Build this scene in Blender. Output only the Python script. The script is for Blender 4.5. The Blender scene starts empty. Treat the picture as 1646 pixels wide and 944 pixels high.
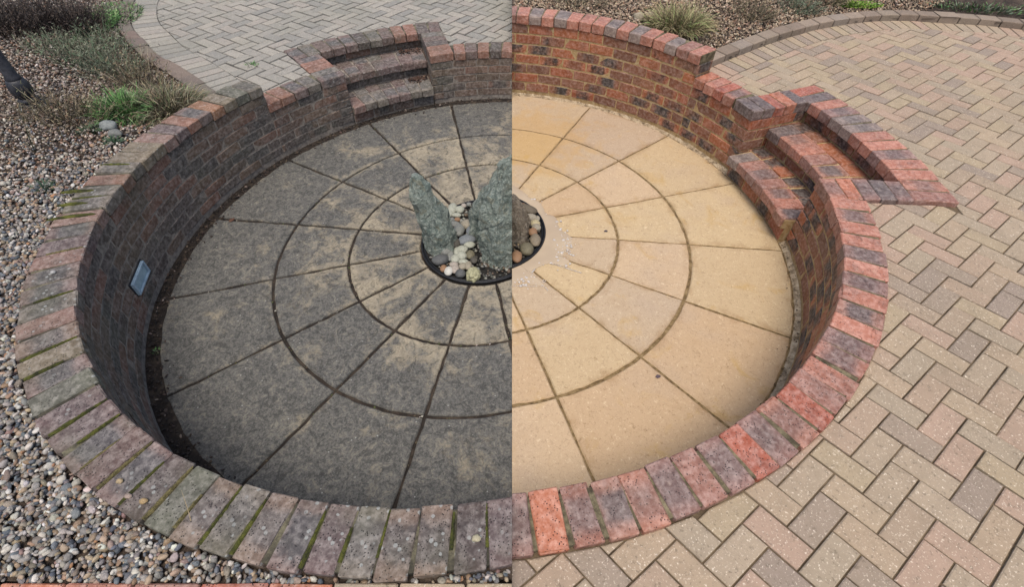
import bpy, bmesh, math, random
import numpy as np
from mathutils import Vector, Matrix, noise

random.seed(7); rng = np.random.default_rng(11)
SC = bpy.context.scene
COL = SC.collection

# ------------------------------------------------------------------ camera, sky, sun, exposure
F_PX, PITCH, ROLL, CAM_H = 800.0, 0.84, 0.04, 2.4
cp, sp = math.cos(PITCH), math.sin(PITCH)
FW = np.array([0, cp, -sp]); U0 = np.array([0, sp, cp]); X0 = np.array([1.0, 0, 0])
RT = X0 * math.cos(ROLL) + U0 * math.sin(ROLL)
UP = -X0 * math.sin(ROLL) + U0 * math.cos(ROLL)
CAM = np.array([0, 0, CAM_H])
cd = bpy.data.cameras.new('camera'); cam = bpy.data.objects.new('camera', cd); COL.objects.link(cam)
cd.sensor_width = 36; cd.lens = F_PX / 1646 * 36; cd.clip_start = 0.05; cd.clip_end = 400
cam.matrix_world = Matrix(((RT[0], UP[0], -FW[0], 0), (RT[1], UP[1], -FW[1], 0), (RT[2], UP[2], -FW[2], CAM_H), (0, 0, 0, 1)))
SC.camera = cam

SUN_EL, SUN_AZ = math.radians(70), math.radians(184)     # azimuth from +Y clockwise: high, behind the camera
w = bpy.data.worlds.new('World'); SC.world = w; w.use_nodes = True
nt = w.node_tree; bg = nt.nodes['Background']; sky = nt.nodes.new('ShaderNodeTexSky')
sky.sky_type = 'NISHITA'; sky.sun_disc = False; sky.sun_elevation = SUN_EL; sky.sun_rotation = SUN_AZ
sky.dust_density = 4.0; sky.air_density = 1.0; sky.ozone_density = 0.6
nt.links.new(sky.outputs[0], bg.inputs[0]); bg.inputs[1].default_value = 0.125
sd = bpy.data.lights.new('sun', 'SUN'); sd.energy = 1.7; sd.angle = math.radians(30); sd.color = (1.0, 0.93, 0.84)
sun = bpy.data.objects.new('sun', sd); COL.objects.link(sun)
sdir = Vector((math.sin(SUN_AZ) * math.cos(SUN_EL), math.cos(SUN_AZ) * math.cos(SUN_EL), math.sin(SUN_EL)))
sun.rotation_euler = sdir.to_track_quat('Z', 'Y').to_euler(); sun.location = (0, 0, 6)
SC.view_settings.view_transform = 'Standard'; SC.view_settings.look = 'None'
SC.view_settings.exposure = 0.62; SC.view_settings.gamma = 1

# ------------------------------------------------------------------ the two half pits: plan geometry (metres)
class Half: pass
L, R = Half(), Half()
L.k, L.c, L.S, L.sg = 'L', np.array([-.2102, 2.6689]), np.array([[.9705, .1066], [0, .997]]), -1
L.hl, L.cop, L.rw, L.ri, L.ro, L.r1, L.r2, L.a0 = .4619, .068, 2.108, 2.098, 2.315, .9458, 1.4187, 86.94
L.A0, L.A1, L.AH, L.AE, L.pave = 113.8, 134.8, 153.9, 295, .452
R.k, R.c, R.S, R.sg = 'R', np.array([-.2345, 2.7598]), np.array([[1.0177, .0081], [0, .9832]]), 1
R.hl, R.cop, R.rw, R.ri, R.ro, R.r1, R.r2, R.a0 = .5618, .078, 2.158, 2.143, 2.358, .968, 1.4669, 87.59
R.A0, R.A1, R.AH, R.AE, R.pave = 0.0, 23.2, 40.5, 110, .536
R.hh = .742; R.pitch = .0902; L.pitch = .0728
L.s1, L.s2, R.s1, R.s2 = .174, .318, .210, .390
def sst(x): x = min(1, max(0, x)); return x * x * (3 - 2 * x)
def hh(h, a): return R.hh if h is R else .612 + .029 * sst((a - 153) / 40)
def course(h, a, k, high):           # top height of course k (k=1 is the lowest)
    if h is R: return .03 + .0902 * k
    if not high: return .03 + .0728 * k
    top = hh(L, a) - .07
    return .03 + (top - .03) / 7 * k
def W2(h, x, y): v = h.S @ np.array([x, y]) + h.c; return v
def PW(h, a, r): a = math.radians(a); return W2(h, math.cos(a) * r, math.sin(a) * r)
Linv, Rinv = np.linalg.inv(L.S), np.linalg.inv(R.S)
L.Si, R.Si = Linv, Rinv
def loc(h, P): return (np.asarray(P)[..., :2] - h.c) @ h.Si.T
def side(P): return (np.asarray(P) - CAM) @ RT    # signed distance to the plane that parts the two halves
def project(P):
    d = np.asarray(P) - CAM; z = d @ FW
    return 823 + F_PX * (d @ RT) / z, 472 - F_PX * (d @ UP) / z, z

# ------------------------------------------------------------------ materials
MAT = {}
def lin(c, g=1.0): return tuple([((v / 255 / 12.92) if v / 255 <= .04045 else ((v / 255 + .055) / 1.055) ** 2.4) * g for v in c]) + (1,)
class NB:
    def __init__(s, name, rough=.85):
        s.m = bpy.data.materials.new(name); s.m.use_nodes = True; s.t = s.m.node_tree; s.b = s.t.nodes['Principled BSDF']
        s.b.inputs['Roughness'].default_value = rough; s.b.inputs['Specular IOR Level'].default_value = .35; MAT[name] = s.m
        s._r = s._o = s._p = None
    def n(s, t, **k):
        x = s.t.nodes.new(t)
        for a, v in k.items(): setattr(x, a, v)
        return x
    def put(s, sock, v):
        if hasattr(v, 'is_output') or isinstance(v, bpy.types.NodeSocket): s.t.links.new(v, sock)
        else: sock.default_value = v
    def math(s, op, a, b=0.0, clamp=False):
        x = s.n('ShaderNodeMath', operation=op, use_clamp=clamp); s.put(x.inputs[0], a); s.put(x.inputs[1], b); return x.outputs[0]
    def mix(s, f, a, b, mode='MIX'):
        x = s.n('ShaderNodeMix', data_type='RGBA', blend_type=mode); s.put(x.inputs[0], f); s.put(x.inputs[6], a); s.put(x.inputs[7], b); return x.outputs[2]
    def rnd(s):
        if s._r is None:
            o = s.n('ShaderNodeObjectInfo'); a = s.n('ShaderNodeAttribute', attribute_name='rnd')
            s._r = s.math('FRACT', s.math('ADD', o.outputs['Random'], a.outputs['Fac']))
        return s._r
    def rnd2(s, k): return s.math('FRACT', s.math('MULTIPLY', s.rnd(), k))
    def obj(s):
        if s._o is None:
            x = s.n('ShaderNodeTexCoord'); s._o = x.outputs['Object']
        return s._o
    def pos(s):
        if s._p is None: s._p = s.n('ShaderNodeNewGeometry').outputs['Position']
        return s._p
    def noise(s, co, scale, detail=4, rough=.55, w=None, dist=0.0):
        x = s.n('ShaderNodeTexNoise', noise_dimensions='4D' if w is not None else '3D')
        s.put(x.inputs['Vector'], co); x.inputs['Scale'].default_value = scale; x.inputs['Detail'].default_value = detail
        x.inputs['Roughness'].default_value = rough; x.inputs['Distortion'].default_value = dist
        if w is not None: s.put(x.inputs['W'], w)
        return x.outputs['Fac']
    def vor(s, co, scale, feat='F1', rand=1.0, out='Distance'):
        x = s.n('ShaderNodeTexVoronoi', feature=feat); s.put(x.inputs['Vector'], co); x.inputs['Scale'].default_value = scale
        x.inputs['Randomness'].default_value = rand; return x.outputs[out]
    def ramp(s, f, stops, interp='LINEAR'):
        x = s.n('ShaderNodeValToRGB'); s.put(x.inputs[0], f); cr = x.color_ramp; cr.interpolation = interp
        while len(cr.elements) < len(stops): cr.elements.new(.5)
        for e, (p, c) in zip(cr.elements, stops): e.position = p; e.color = c if len(c) == 4 else tuple(c) + (1,)
        return x.outputs[0]
    def step(s, f, a, b):   # smooth 0..1 between a and b
        x = s.n('ShaderNodeMapRange', interpolation_type='SMOOTHSTEP'); s.put(x.inputs[0], f); x.inputs[1].default_value = a; x.inputs[2].default_value = b
        return x.outputs[0]
    def bump(s, h, dist=.002, strength=1.0, prev=None):
        x = s.n('ShaderNodeBump'); s.put(x.inputs['Height'], h); x.inputs['Distance'].default_value = dist; x.inputs['Strength'].default_value = strength
        if prev is not None: s.put(x.inputs['Normal'], prev)
        return x.outputs[0]
    def done(s, col, normal=None, rough=None):
        s.put(s.b.inputs['Base Color'], col)
        if normal is not None: s.put(s.b.inputs['Normal'], normal)
        if rough is not None: s.put(s.b.inputs['Roughness'], rough)
        return s.m
G = .68
def pal(cols, g=G): n = len(cols); return [(i / n, lin(c, g)) for i, c in enumerate(cols)]

def brick_mat(name, cols, darkc, hasdark, rough, pit=.55, lichen=0.0, algae=0.0, g=G, bumpd=.0025, smear=.0, smearc=(190, 165, 120), flash=.85, tint=False):
    b = NB(name, rough); r = b.rnd(); o = b.obj(); w = b.math('MULTIPLY', r, 61.7)
    oi = b.n('ShaderNodeObjectInfo'); base = oi.outputs['Color'] if tint else b.ramp(r, pal(cols, g), 'CONSTANT')
    n1 = b.noise(o, 9, 5, .6, w); n2 = b.noise(o, 45, 5, .65, w); n3 = b.noise(o, 115, 3, .75, w)
    FL = flash
    # a fired brick: dark flash in its middle, redder at its ends
    sx = b.n('ShaderNodeSeparateXYZ'); b.put(sx.inputs[0], o)
    ex = b.math('ABSOLUTE', sx.outputs[0]); ey = b.math('ABSOLUTE', sx.outputs[1])
    e = b.math('MAXIMUM', ex, ey)
    inner = b.step(b.math('ADD', e, b.math('MULTIPLY', b.math('SUBTRACT', b.math('ADD', n1, b.math('MULTIPLY', n2, .30)), .65), .16)), .090, .036)
    flash = b.math('MULTIPLY', inner, oi.outputs['Alpha'] if tint else b.step(b.rnd2(7.31), 1 - hasdark, 1 - hasdark + .12))
    col = b.mix(b.math('MULTIPLY', flash, FL), base, lin(darkc, g))
    col = b.mix(b.math('MULTIPLY', b.step(n1, .42, .68), .42), col, lin(tuple(v * .62 for v in cols[0]), g))
    col = b.mix(b.step(n2, .35, .75), b.mix(.22, col, (0, 0, 0, 1)), b.mix(.14, col, (1, .93, .85, 1)))
    v = b.vor(o, 105); vb = b.noise(o, 30, 2, .5, w)
    p = b.math('MULTIPLY', b.step(v, .30, .17), b.step(vb, .42, .54))
    p2 = b.math('MULTIPLY', b.step(n3, .62, .70), .5)
    pp = b.math('MAXIMUM', p, p2)
    col = b.mix(b.math('MULTIPLY', pp, pit), col, lin((28, 24, 26), g))
    if smear:
        col = b.mix(b.math('MULTIPLY', b.step(b.noise(o, 22, 5, .7, w), .56, .70), smear), col, lin(smearc, g))
    if algae:
        na = b.noise(b.pos(), 3.2, 5, .6); col = b.mix(b.math('MULTIPLY', b.step(na, .40, .66), algae), col, lin((92, 98, 72), g))
    if lichen:
        v2 = b.vor(o, 34); nl = b.noise(b.pos(), 4.0, 3, .5); n4 = b.noise(o, 80, 4, .7, w)
        sp = b.step(b.math('ADD', v2, b.math('MULTIPLY', n4, .34)), .43, .36)
        lk = b.math('MULTIPLY', sp, b.step(nl, .46, .56))
        fine = b.step(n3, .66, .72)
        col = b.mix(b.math('MULTIPLY', b.math('MAXIMUM', lk, b.math('MULTIPLY', fine, .6)), lichen), col, lin((188, 192, 188), g))
    h = b.math('ADD', b.math('MULTIPLY', n2, .9), b.math('SUBTRACT', b.math('MULTIPLY', n3, .5), b.math('MULTIPLY', pp, .8)))
    return b.done(col, b.bump(h, bumpd, .9))

brick_mat('clean_wall_brick', [(174, 100, 62), (188, 108, 64), (156, 94, 62), (138, 88, 62), (192, 114, 70), (146, 92, 64), (172, 94, 56), (132, 84, 60), (160, 104, 70)],
          (50, 47, 46), .58, .6, smear=.12, smearc=(112, 88, 58), g=.74, bumpd=.0010, flash=.95)
CT = [(0, 0, 0)]
brick_mat('clean_coping_brick', [(150, 110, 100)], (96, 91, 92), 0, .5, smear=.22, smearc=(214, 192, 168), g=.62, pit=.9, tint=True)
brick_mat('dirty_wall_brick', [(102, 82, 69), (92, 76, 66), (80, 71, 66), (110, 81, 67), (84, 74, 68), (114, 82, 68), (74, 69, 66), (97, 78, 66), (102, 83, 70)],
          (64, 62, 60), .18, .85, algae=.16, g=.92, bumpd=.0007, pit=.35)
brick_mat('dirty_coping_brick', [(112, 106, 104)], (92, 94, 98), 0, .85, lichen=.65, algae=.30, g=.55, pit=.85, tint=True)
brick_mat('worn_coping_brick', [(120, 108, 100)], (92, 94, 98), 0, .85, lichen=.4, algae=.20, g=.60, pit=.7, tint=True)
# (colour, strength of the dark fired flash) of single coping bricks as they lie
TR = {'p': ((210, 138, 112), 0), 'o': ((214, 130, 94), 0), 'r': ((198, 108, 80), 0), 'm': ((176, 122, 104), 0), 'v': ((164, 122, 110), .6), 'd': ((188, 126, 104), .75), 'g': ((168, 146, 134), .6), 'b': ((190, 134, 112), .95), 's': ((200, 134, 108), .55), 'k': ((128, 106, 100), .5)}
TL = {'g': ((134, 124, 112), .6), 's': ((136, 112, 106), .95), 'v': ((122, 100, 98), .35), 'p': ((156, 122, 110), .1), 'q': ((148, 124, 108), .8), 'r': ((168, 118, 98), .15), 'e': ((118, 118, 104), .1), 't': ((142, 128, 106), .1), 'm': ((124, 98, 92), .2), 'n': ((102, 86, 82), .3), 'o': ((172, 124, 92), .1)}
def tint_of(h, code):
    T_ = TR if h is R else TL; c, f = T_[code]; g = .62 if h is R else .60
    c = lin(c, g); k = rng.normal(1, .05); return (c[0] * k, c[1] * k, c[2] * k, f)

def paver_mat(name, cols, speck, dirt, dirtc, g=G):
    b = NB(name, .85); r = b.rnd(); o = b.obj(); w = b.math('MULTIPLY', r, 41.3)
    base = b.ramp(r, pal(cols, g), 'CONSTANT')
    n1 = b.noise(b.pos(), 1.7, 4, .6); n2 = b.noise(o, 14, 4, .6, w); n3 = b.noise(o, 125, 4, .7, w); n4 = b.noise(o, 60, 4, .7, w)
    col = b.mix(b.math('MULTIPLY', b.step(n1, .45, .7), dirt), base, lin(dirtc, g))
    col = b.mix(b.math('MULTIPLY', b.step(n2, .4, .75), .28), col, lin(tuple(v * .72 for v in cols[1]), g))
    col = b.mix(b.math('MULTIPLY', b.step(n4, .56, .66), .5), col, lin(tuple(v * .55 for v in cols[0]), g))
    col = b.mix(b.math('MULTIPLY', b.step(n3, .56, .68), speck), col, lin((245, 232, 212), .85))
    h = b.math('ADD', n3, b.math('MULTIPLY', n4, 1.2))
    return b.done(col, b.bump(h, .0025, .9))
paver_mat('clean_paver', [(193, 171, 144), (196, 175, 147), (186, 165, 141), (195, 167, 145), (186, 169, 145), (192, 173, 143), (176, 158, 139), (197, 169, 147), (189, 170, 145), (191, 167, 143), (170, 153, 137), (193, 174, 149)], .65, .35, (162, 146, 122), g=.58)
paver_mat('dull_paver', [(172, 168, 158), (177, 172, 161), (166, 162, 153), (180, 174, 162), (168, 164, 155), (174, 167, 157), (162, 159, 150), (156, 154, 147)], .45, .40, (148, 148, 134), g=.62)
paver_mat('kerb_stone', [(166, 150, 132), (174, 156, 138), (158, 140, 124), (168, 154, 140)], .25, .4, (128, 118, 100), g=.58)
paver_mat('dull_kerb', [(146, 128, 118), (138, 124, 116), (150, 134, 122), (140, 132, 122)], .22, .4, (122, 124, 106), g=.55)

def slab_clean():
    b = NB('clean_slab', .62); r = b.rnd(); p = b.pos()
    base = b.ramp(r, pal([(214, 188, 148), (218, 192, 150), (208, 184, 152), (218, 190, 154), (212, 182, 144), (204, 180, 152)], .62), 'CONSTANT')
    n1 = b.noise(p, 1.5, 5, .6); n2 = b.noise(p, 7, 6, .65, dist=.6); n3 = b.noise(p, 120, 4, .75); n4 = b.noise(p, 55, 5, .7, dist=1.2)
    col = b.mix(b.math('MULTIPLY', b.step(n1, .48, .72), .55), base, lin((200, 178, 154), .62))
    ow = b.noise(p, .9, 3, .5); 
    col = b.mix(b.math('MULTIPLY', b.step(b.noise(p, 4.2, 5, .6, dist=.8), .56, .70), .6), col, lin((208, 172, 108), .62))
    col = b.mix(b.math('MULTIPLY', b.step(n2, .5, .78), .25), col, lin((176, 142, 100), .62))
    col = b.mix(b.math('MULTIPLY', b.step(n4, .57, .64), .50), col, lin((148, 118, 84), .62))
    col = b.mix(b.math('MULTIPLY', b.step(n4, .42, .34), .35), col, lin((240, 222, 190), .85))
    col = b.mix(b.math('MULTIPLY', b.step(n3, .60, .68), .6), col, lin((110, 84, 58), .62))
    sb = b.n('ShaderNodeVectorMath', operation='SUBTRACT'); b.put(sb.inputs[0], p); sb.inputs[1].default_value = (.12, 4.0, 0)
    ln = b.n('ShaderNodeVectorMath', operation='LENGTH'); b.put(ln.inputs[0], sb.outputs[0])
    dm = b.step(b.math('ADD', ln.outputs['Value'], b.math('MULTIPLY', b.math('SUBTRACT', n2, .5), 1.6)), .75, .25)
    col = b.mix(b.math('MULTIPLY', dm, .45), col, lin((206, 160, 82), .62))
    at = b.n('ShaderNodeAttribute', attribute_name='edge').outputs['Fac']
    col = b.mix(b.math('MULTIPLY', b.math('MULTIPLY', at, b.step(n2, .42, .62)), .40), col, lin((164, 128, 82), .62))
    sw = b.noise(p, 22, 4, .6, dist=3.0)
    ve = b.vor(b.mix(.03, p, b.n('ShaderNodeTexNoise').outputs['Color']), 42, 'DISTANCE_TO_EDGE')
    sq = b.math('MULTIPLY', b.step(ve, .035, .01), b.step(b.noise(p, 16, 3, .6), .54, .62))
    col = b.mix(b.math('MULTIPLY', sq, .45), col, lin((126, 98, 66), .62))
    h = b.math('ADD', b.math('ADD', b.math('MULTIPLY', n4, .8), b.math('MULTIPLY', n3, .25)), b.math('MULTIPLY', sw, 1.2))
    return b.done(col, b.bump(h, .0028, .8), b.math('SUBTRACT', .72, b.math('MULTIPLY', b.step(b.noise(p, 1.3, 2, .5), .5, .7), .28)))
slab_clean()
def slab_dirty():
    b = NB('dirty_slab', .88); r = b.rnd(); p = b.pos(); w = b.math('MULTIPLY', r, 9.0)
    n1 = b.noise(p, 2.2, 8, .70, w, .6); n2 = b.noise(p, 9, 8, .78, w, 1.2); n3 = b.noise(p, 110, 4, .75); n4 = b.noise(p, 42, 7, .8, dist=1.2); n6 = b.noise(p, 80, 5, .8)
    base = b.mix(b.step(b.math('ADD', b.math('MULTIPLY', n4, .5), b.math('MULTIPLY', n2, .5)), .40, .60), lin((136, 128, 112), .70), lin((188, 176, 150), .70))
    # algae: thin round the stones and at the far side, thick towards the gravel side
    sb = b.n('ShaderNodeVectorMath', operation='SUBTRACT'); b.put(sb.inputs[0], p); sb.inputs[1].default_value = (.05, 2.95, 0)
    ln = b.n('ShaderNodeVectorMath', operation='LENGTH'); b.put(ln.inputs[0], sb.outputs[0]); rad_ = ln.outputs['Value']
    m = b.math('ADD', b.math('MULTIPLY', b.math('SUBTRACT', n1, .5), 1.7), b.math('ADD', .53, b.math('MULTIPLY', b.math('SUBTRACT', n2, .5), 1.1)))
    m = b.math('ADD', m, b.math('MULTIPLY', b.math('SUBTRACT', n4, .5), .35))
    m = b.math('ADD', m, b.math('ADD', b.math('MULTIPLY', b.math('SUBTRACT', rad_, 1.15), .24), b.math('MULTIPLY', b.math('SUBTRACT', r, .5), .16)))
    at = b.n('ShaderNodeAttribute', attribute_name='edge').outputs['Fac']     # worn paler along the arrises
    m = b.math('SUBTRACT', m, b.math('MULTIPLY', at, .10))
    dk = b.step(m, .34, .62)
    dark = b.mix(b.step(b.math('ADD', b.math('MULTIPLY', n4, .5), b.math('MULTIPLY', n6, .5)), .42, .58), lin((70, 72, 73), .66), lin((116, 116, 112), .66))
    col = b.mix(b.math('MULTIPLY', dk, .92), base, dark)
    n7 = b.noise(p, 15, 8, .8, dist=1.5); col = b.mix(b.math('MULTIPLY', b.step(n7, .50, .60), .62), col, lin((62, 62, 60), .60)); col = b.mix(b.math('MULTIPLY', b.step(n7, .47, .38), .42), col, lin((170, 162, 144), .62))
    col = b.mix(b.math('MULTIPLY', b.step(n3, .60, .68), .38), col, lin((190, 184, 170), .60))
    col = b.mix(b.math('MULTIPLY', b.step(n3, .42, .32), .35), col, lin((34, 34, 34), .58))
    v = b.vor(p, 17); n5 = b.noise(p, 90, 4, .7)
    col = b.mix(b.math('MULTIPLY', b.step(b.math('ADD', v, b.math('MULTIPLY', n5, .12)), .140, .11), .7), col, lin((196, 196, 190), .58))
    h = b.math('ADD', n4, b.math('MULTIPLY', n3, .5))
    return b.done(col, b.bump(h, .004, 1.0))
slab_dirty()

def plain(name, cols, rough=.9, scale=30, g=G, bumpd=.004, use='pos', scale2=150):
    b = NB(name, rough); p = b.pos() if use == 'pos' else b.obj()
    n1 = b.noise(p, scale, 6, .7); n2 = b.noise(p, scale2, 3, .7)
    k = len(cols) - 1
    col = b.ramp(b.step(n1, .3, .7), [(i / k, lin(c, g)) for i, c in enumerate(cols)])
    col = b.mix(b.math('MULTIPLY', b.step(n2, .5, .7), .4), col, lin(cols[0], g))
    return b.done(col, b.bump(b.math('ADD', n1, b.math('MULTIPLY', n2, .5)), bumpd, .9))
plain('clean_mortar', [(160, 128, 84), (196, 166, 118), (206, 184, 144)], g=.64)
plain('coping_mortar', [(70, 62, 46), (122, 112, 86), (158, 146, 116)], scale=18, g=.56)
plain('dirty_mortar', [(108, 102, 95), (150, 141, 130), (172, 163, 150)], g=.66)
plain('old_coping_mortar', [(44, 43, 36), (86, 82, 68), (150, 144, 116)], scale=6, g=.56)
plain('joint_soil', [(30, 26, 22), (50, 42, 35), (78, 68, 56)], g=.7, scale=14)
plain('joint_sand', [(96, 76, 48), (140, 116, 78), (172, 148, 108)], g=.60)
plain('paver_joint', [(84, 70, 52), (122, 104, 80), (152, 132, 104)], g=.5, scale=9)
plain('paver_joint_grey', [(28, 27, 24), (48, 46, 40), (66, 68, 56)], g=.5)
plain('soil', [(44, 36, 30), (74, 62, 52), (98, 84, 72)], scale=12, bumpd=.02)
plain('moss', [(38, 40, 20), (78, 82, 30), (112, 114, 46)], scale=26, scale2=200, bumpd=.01, g=.62)
plain('dry_moss', [(70, 66, 40), (112, 104, 66), (138, 128, 84)], scale=60, scale2=300, bumpd=.01)
plain('gutter_mortar', [(96, 82, 64), (150, 132, 106), (184, 168, 142)], scale=20, g=1.0)
plain('black_plastic', [(22, 23, 26), (34, 36, 40)], rough=.38, g=1)
plain('iron', [(26, 27, 32), (40, 42, 48), (54, 54, 58)], rough=.5, g=1, scale=40, bumpd=.001)
plain('foam', [(214, 204, 194), (236, 230, 222)], rough=.3, g=.66, bumpd=.0004)
plain('lamp_frame', [(124, 146, 162), (160, 182, 196)], rough=.35, g=.9, bumpd=.0005)
plain('lamp_glass', [(134, 160, 172), (160, 184, 192)], rough=.18, g=.9, bumpd=.0003)
plain('pond_dark', [(20, 20, 19), (40, 38, 34)], g=1)
b = NB('murky_water', .06); b.b.inputs['IOR'].default_value = 1.33
b.done(b.mix(b.step(b.noise(b.pos(), 5, 3, .5), .35, .65), lin((200, 180, 154), .62), lin((210, 190, 162), .62)), b.bump(b.noise(b.pos(), 30, 2, .5), .0006, .5))
def attr_mat(name, rough=.75, var=.35, bumpd=.0015, scale=90, green=False):
    b = NB(name, rough); a = b.n('ShaderNodeAttribute', attribute_name='col').outputs['Color']; p = b.pos()
    n = b.noise(p, scale, 4, .65); n2 = b.noise(p, scale * 4, 2, .6)
    col = b.mix(b.math('MULTIPLY', b.step(n, .45, .7), var), a, (.02, .02, .02, 1))
    col = b.mix(b.math('MULTIPLY', b.step(n2, .58, .68), var * .5), col, (.7, .68, .62, 1))
    b.done(col, b.bump(n, bumpd, .7)); return b
attr_mat('gravel_stone', .7); attr_mat('leaf', .7, .12, .0004, 60); attr_mat('litter', .9, .25)
def rock_mat(name, c1, c2, c3, c4):
    b = NB(name, .8); o = b.obj(); n1 = b.noise(o, 5, 7, .7, dist=.8); n2 = b.noise(o, 22, 8, .8, dist=1.8); n3 = b.noise(o, 90, 5, .75)
    mp = b.n('ShaderNodeMapping'); b.put(mp.inputs[0], o); mp.inputs['Rotation'].default_value = (.3, .5, .4); mp.inputs['Scale'].default_value = (1, 1, .28); st = b.noise(mp.outputs[0], 30, 7, .75, dist=1.2)
    col = b.mix(b.step(n1, .40, .60), lin(c1, .66), lin(c2, .66)); col = b.mix(b.math('MULTIPLY', b.step(n2, .50, .58), .75), col, lin(c3, .72))
    col = b.mix(b.math('MULTIPLY', b.step(b.noise(o, 9, 5, .7, dist=1.2), .54, .62), .6), col, lin(c4, .68))
    col = b.mix(b.math('MULTIPLY', b.step(n3, .58, .66), .55), col, lin((204, 208, 198), .72)); col = b.mix(b.math('MULTIPLY', b.step(n2, .46, .38), .6), col, lin((38, 42, 38), .66))
    col = b.mix(b.math('MULTIPLY', b.step(st, .42, .34), .7), col, lin((30, 33, 30), .66)); col = b.mix(b.math('MULTIPLY', b.step(st, .60, .68), .5), col, lin(c3, .8))
    b.done(col, b.bump(b.math('ADD', b.math('ADD', b.math('MULTIPLY', n2, 1.0), b.math('MULTIPLY', n3, .4)), b.math('MULTIPLY', st, 1.2)), .022, 1.0))
rock_mat('green_rock', (128, 144, 136), (164, 176, 164), (200, 208, 196), (150, 146, 120))
rock_mat('brown_rock', (130, 118, 100), (164, 150, 130), (196, 184, 162), (112, 94, 72))

# ------------------------------------------------------------------ mesh helpers
def mesh_from(verts, faces, mat, name, smooth=False, attrs=None):
    me = bpy.data.meshes.new(name); me.from_pydata([tuple(map(float, v)) for v in verts], [], faces)
    me.materials.append(MAT[mat] if isinstance(mat, str) else mat)
    if attrs:
        for an, (tp, data) in attrs.items():
            at = me.attributes.new(an, tp, 'POINT'); at.data.foreach_set('color' if tp == 'FLOAT_COLOR' else 'value', np.asarray(data, np.float32).ravel())
    if smooth: me.polygons.foreach_set('use_smooth', [True] * len(me.polygons))
    me.update(); return me
def link(name, me, parent=None, origin=(0, 0, 0), rz=0.0, **props):
    o = bpy.data.objects.new(name, me); COL.objects.link(o)
    p = Vector(origin)
    if parent is not None:
        o.parent = parent; p = p - parent.location
    o.location = p; o.rotation_euler = (0, 0, rz)
    for k, v in props.items(): o[k] = v
    return o
def thing(name, label, cat, origin, group=None):
    o = bpy.data.objects.new(name, None); COL.objects.link(o); o.empty_display_size = .1; o.location = Vector(origin)
    o['label'] = label; o['category'] = cat
    if group: o['group'] = group
    return o
def tag(o, label, cat, group=None):
    o['label'] = label; o['category'] = cat
    if group: o['group'] = group
    return o
EPS = 3e-4
def cut(h, verts, faces):
    """keep only what lies on this half's side of the parting plane; returns (verts, faces) or None"""
    V = np.asarray(verts, float)
    if h is None: return V, faces
    s = side(V) * h.sg
    if s.min() >= EPS: return V, faces
    if s.max() <= EPS: return None
    bm = bmesh.new(); vs = [bm.verts.new(v) for v in V]
    for f in faces:
        try: bm.faces.new([vs[i] for i in f])
        except ValueError: pass
    pl = CAM + RT * EPS * h.sg
    r = bmesh.ops.bisect_plane(bm, geom=bm.verts[:] + bm.edges[:] + bm.faces[:], plane_co=pl, plane_no=RT * -h.sg, clear_outer=True, dist=1e-6)
    ed = [e for e in bm.edges if e.is_boundary and all(abs((np.array(v.co) - pl) @ RT) < 1e-4 for v in e.verts)]
    if ed: bmesh.ops.holes_fill(bm, edges=ed, sides=0)
    bm.verts.index_update(); V2 = [tuple(v.co) for v in bm.verts]; F2 = [[v.index for v in f.verts] for f in bm.faces]; bm.free()
    return (np.array(V2), F2) if F2 else None
def emit(name, h, verts, faces, mat, parent, origin, rz=0.0, smooth=False, attrs=None, **props):
    r = cut(h, verts, faces)
    if r is None: return None
    V, Fc = r
    if attrs is not None and len(V) != len(verts): attrs = None
    o = np.asarray(origin, float); c, s = math.cos(-rz), math.sin(-rz)
    D = V - o; D = np.stack([D[:, 0] * c - D[:, 1] * s, D[:, 0] * s + D[:, 1] * c, D[:, 2]], 1)
    return link(name, mesh_from(D, Fc, mat, name, smooth, attrs), parent, origin, rz, **props)

# chamfered box topology: vertex (corner, axis)
CORN = [(sx, sy, sz) for sx in (-1, 1) for sy in (-1, 1) for sz in (-1, 1)]
def _boxtopo():
    ci = {c: i for i, c in enumerate(CORN)}; pts = []
    for c in CORN:
        for k in range(3):
            v = [c[j] * (1 if j == k else .8) for j in range(3)]; pts.append(v)
    pts = np.array(pts); F = []
    for k in range(3):
        a, b2 = [j for j in range(3) if j != k]
        for s in (-1, 1):
            q = []
            for (u, v) in ((-1, -1), (1, -1), (1, 1), (-1, 1)):
                c = [0, 0, 0]; c[k] = s; c[a] = u; c[b2] = v; q.append(ci[tuple(c)] * 3 + k)
            F.append(q)
    for m in range(3):
        k, l = [j for j in range(3) if j != m]
        for u in (-1, 1):
            for v in (-1, 1):
                c1 = [0, 0, 0]; c1[k] = u; c1[l] = v; c2 = list(c1); c1[m] = -1; c2[m] = 1
                i1, i2 = ci[tuple(c1)], ci[tuple(c2)]; F.append([i1 * 3 + k, i2 * 3 + k, i2 * 3 + l, i1 * 3 + l])
    for i in range(8): F.append([i * 3, i * 3 + 1, i * 3 + 2])
    out = []
    for f in F:
        p = pts[f]; n = np.cross(p[1] - p[0], p[2] - p[1])
        out.append(f if n @ p.mean(0) > 0 else f[::-1])
    return out
BOXF = _boxtopo()
def boxverts(x0, x1, y0, y1, z0, z1, ch, jit=0.0):
    lo, hi = np.array([x0, y0, z0]), np.array([x1, y1, z1]); mid = (lo + hi) / 2; hd = (hi - lo) / 2; V = []
    for c in CORN:
        c = np.array(c); j = rng.normal(0, jit, 3) if jit else 0
        for k in range(3):
            v = mid + c * hd
            for a in range(3):
                if a != k: v[a] -= c[a] * ch * ((rng.uniform(.6, 1.5) if rng.random() > .07 else rng.uniform(2, 4)) if jit else 1)
            V.append(v + j)
    return np.array(V)
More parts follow.
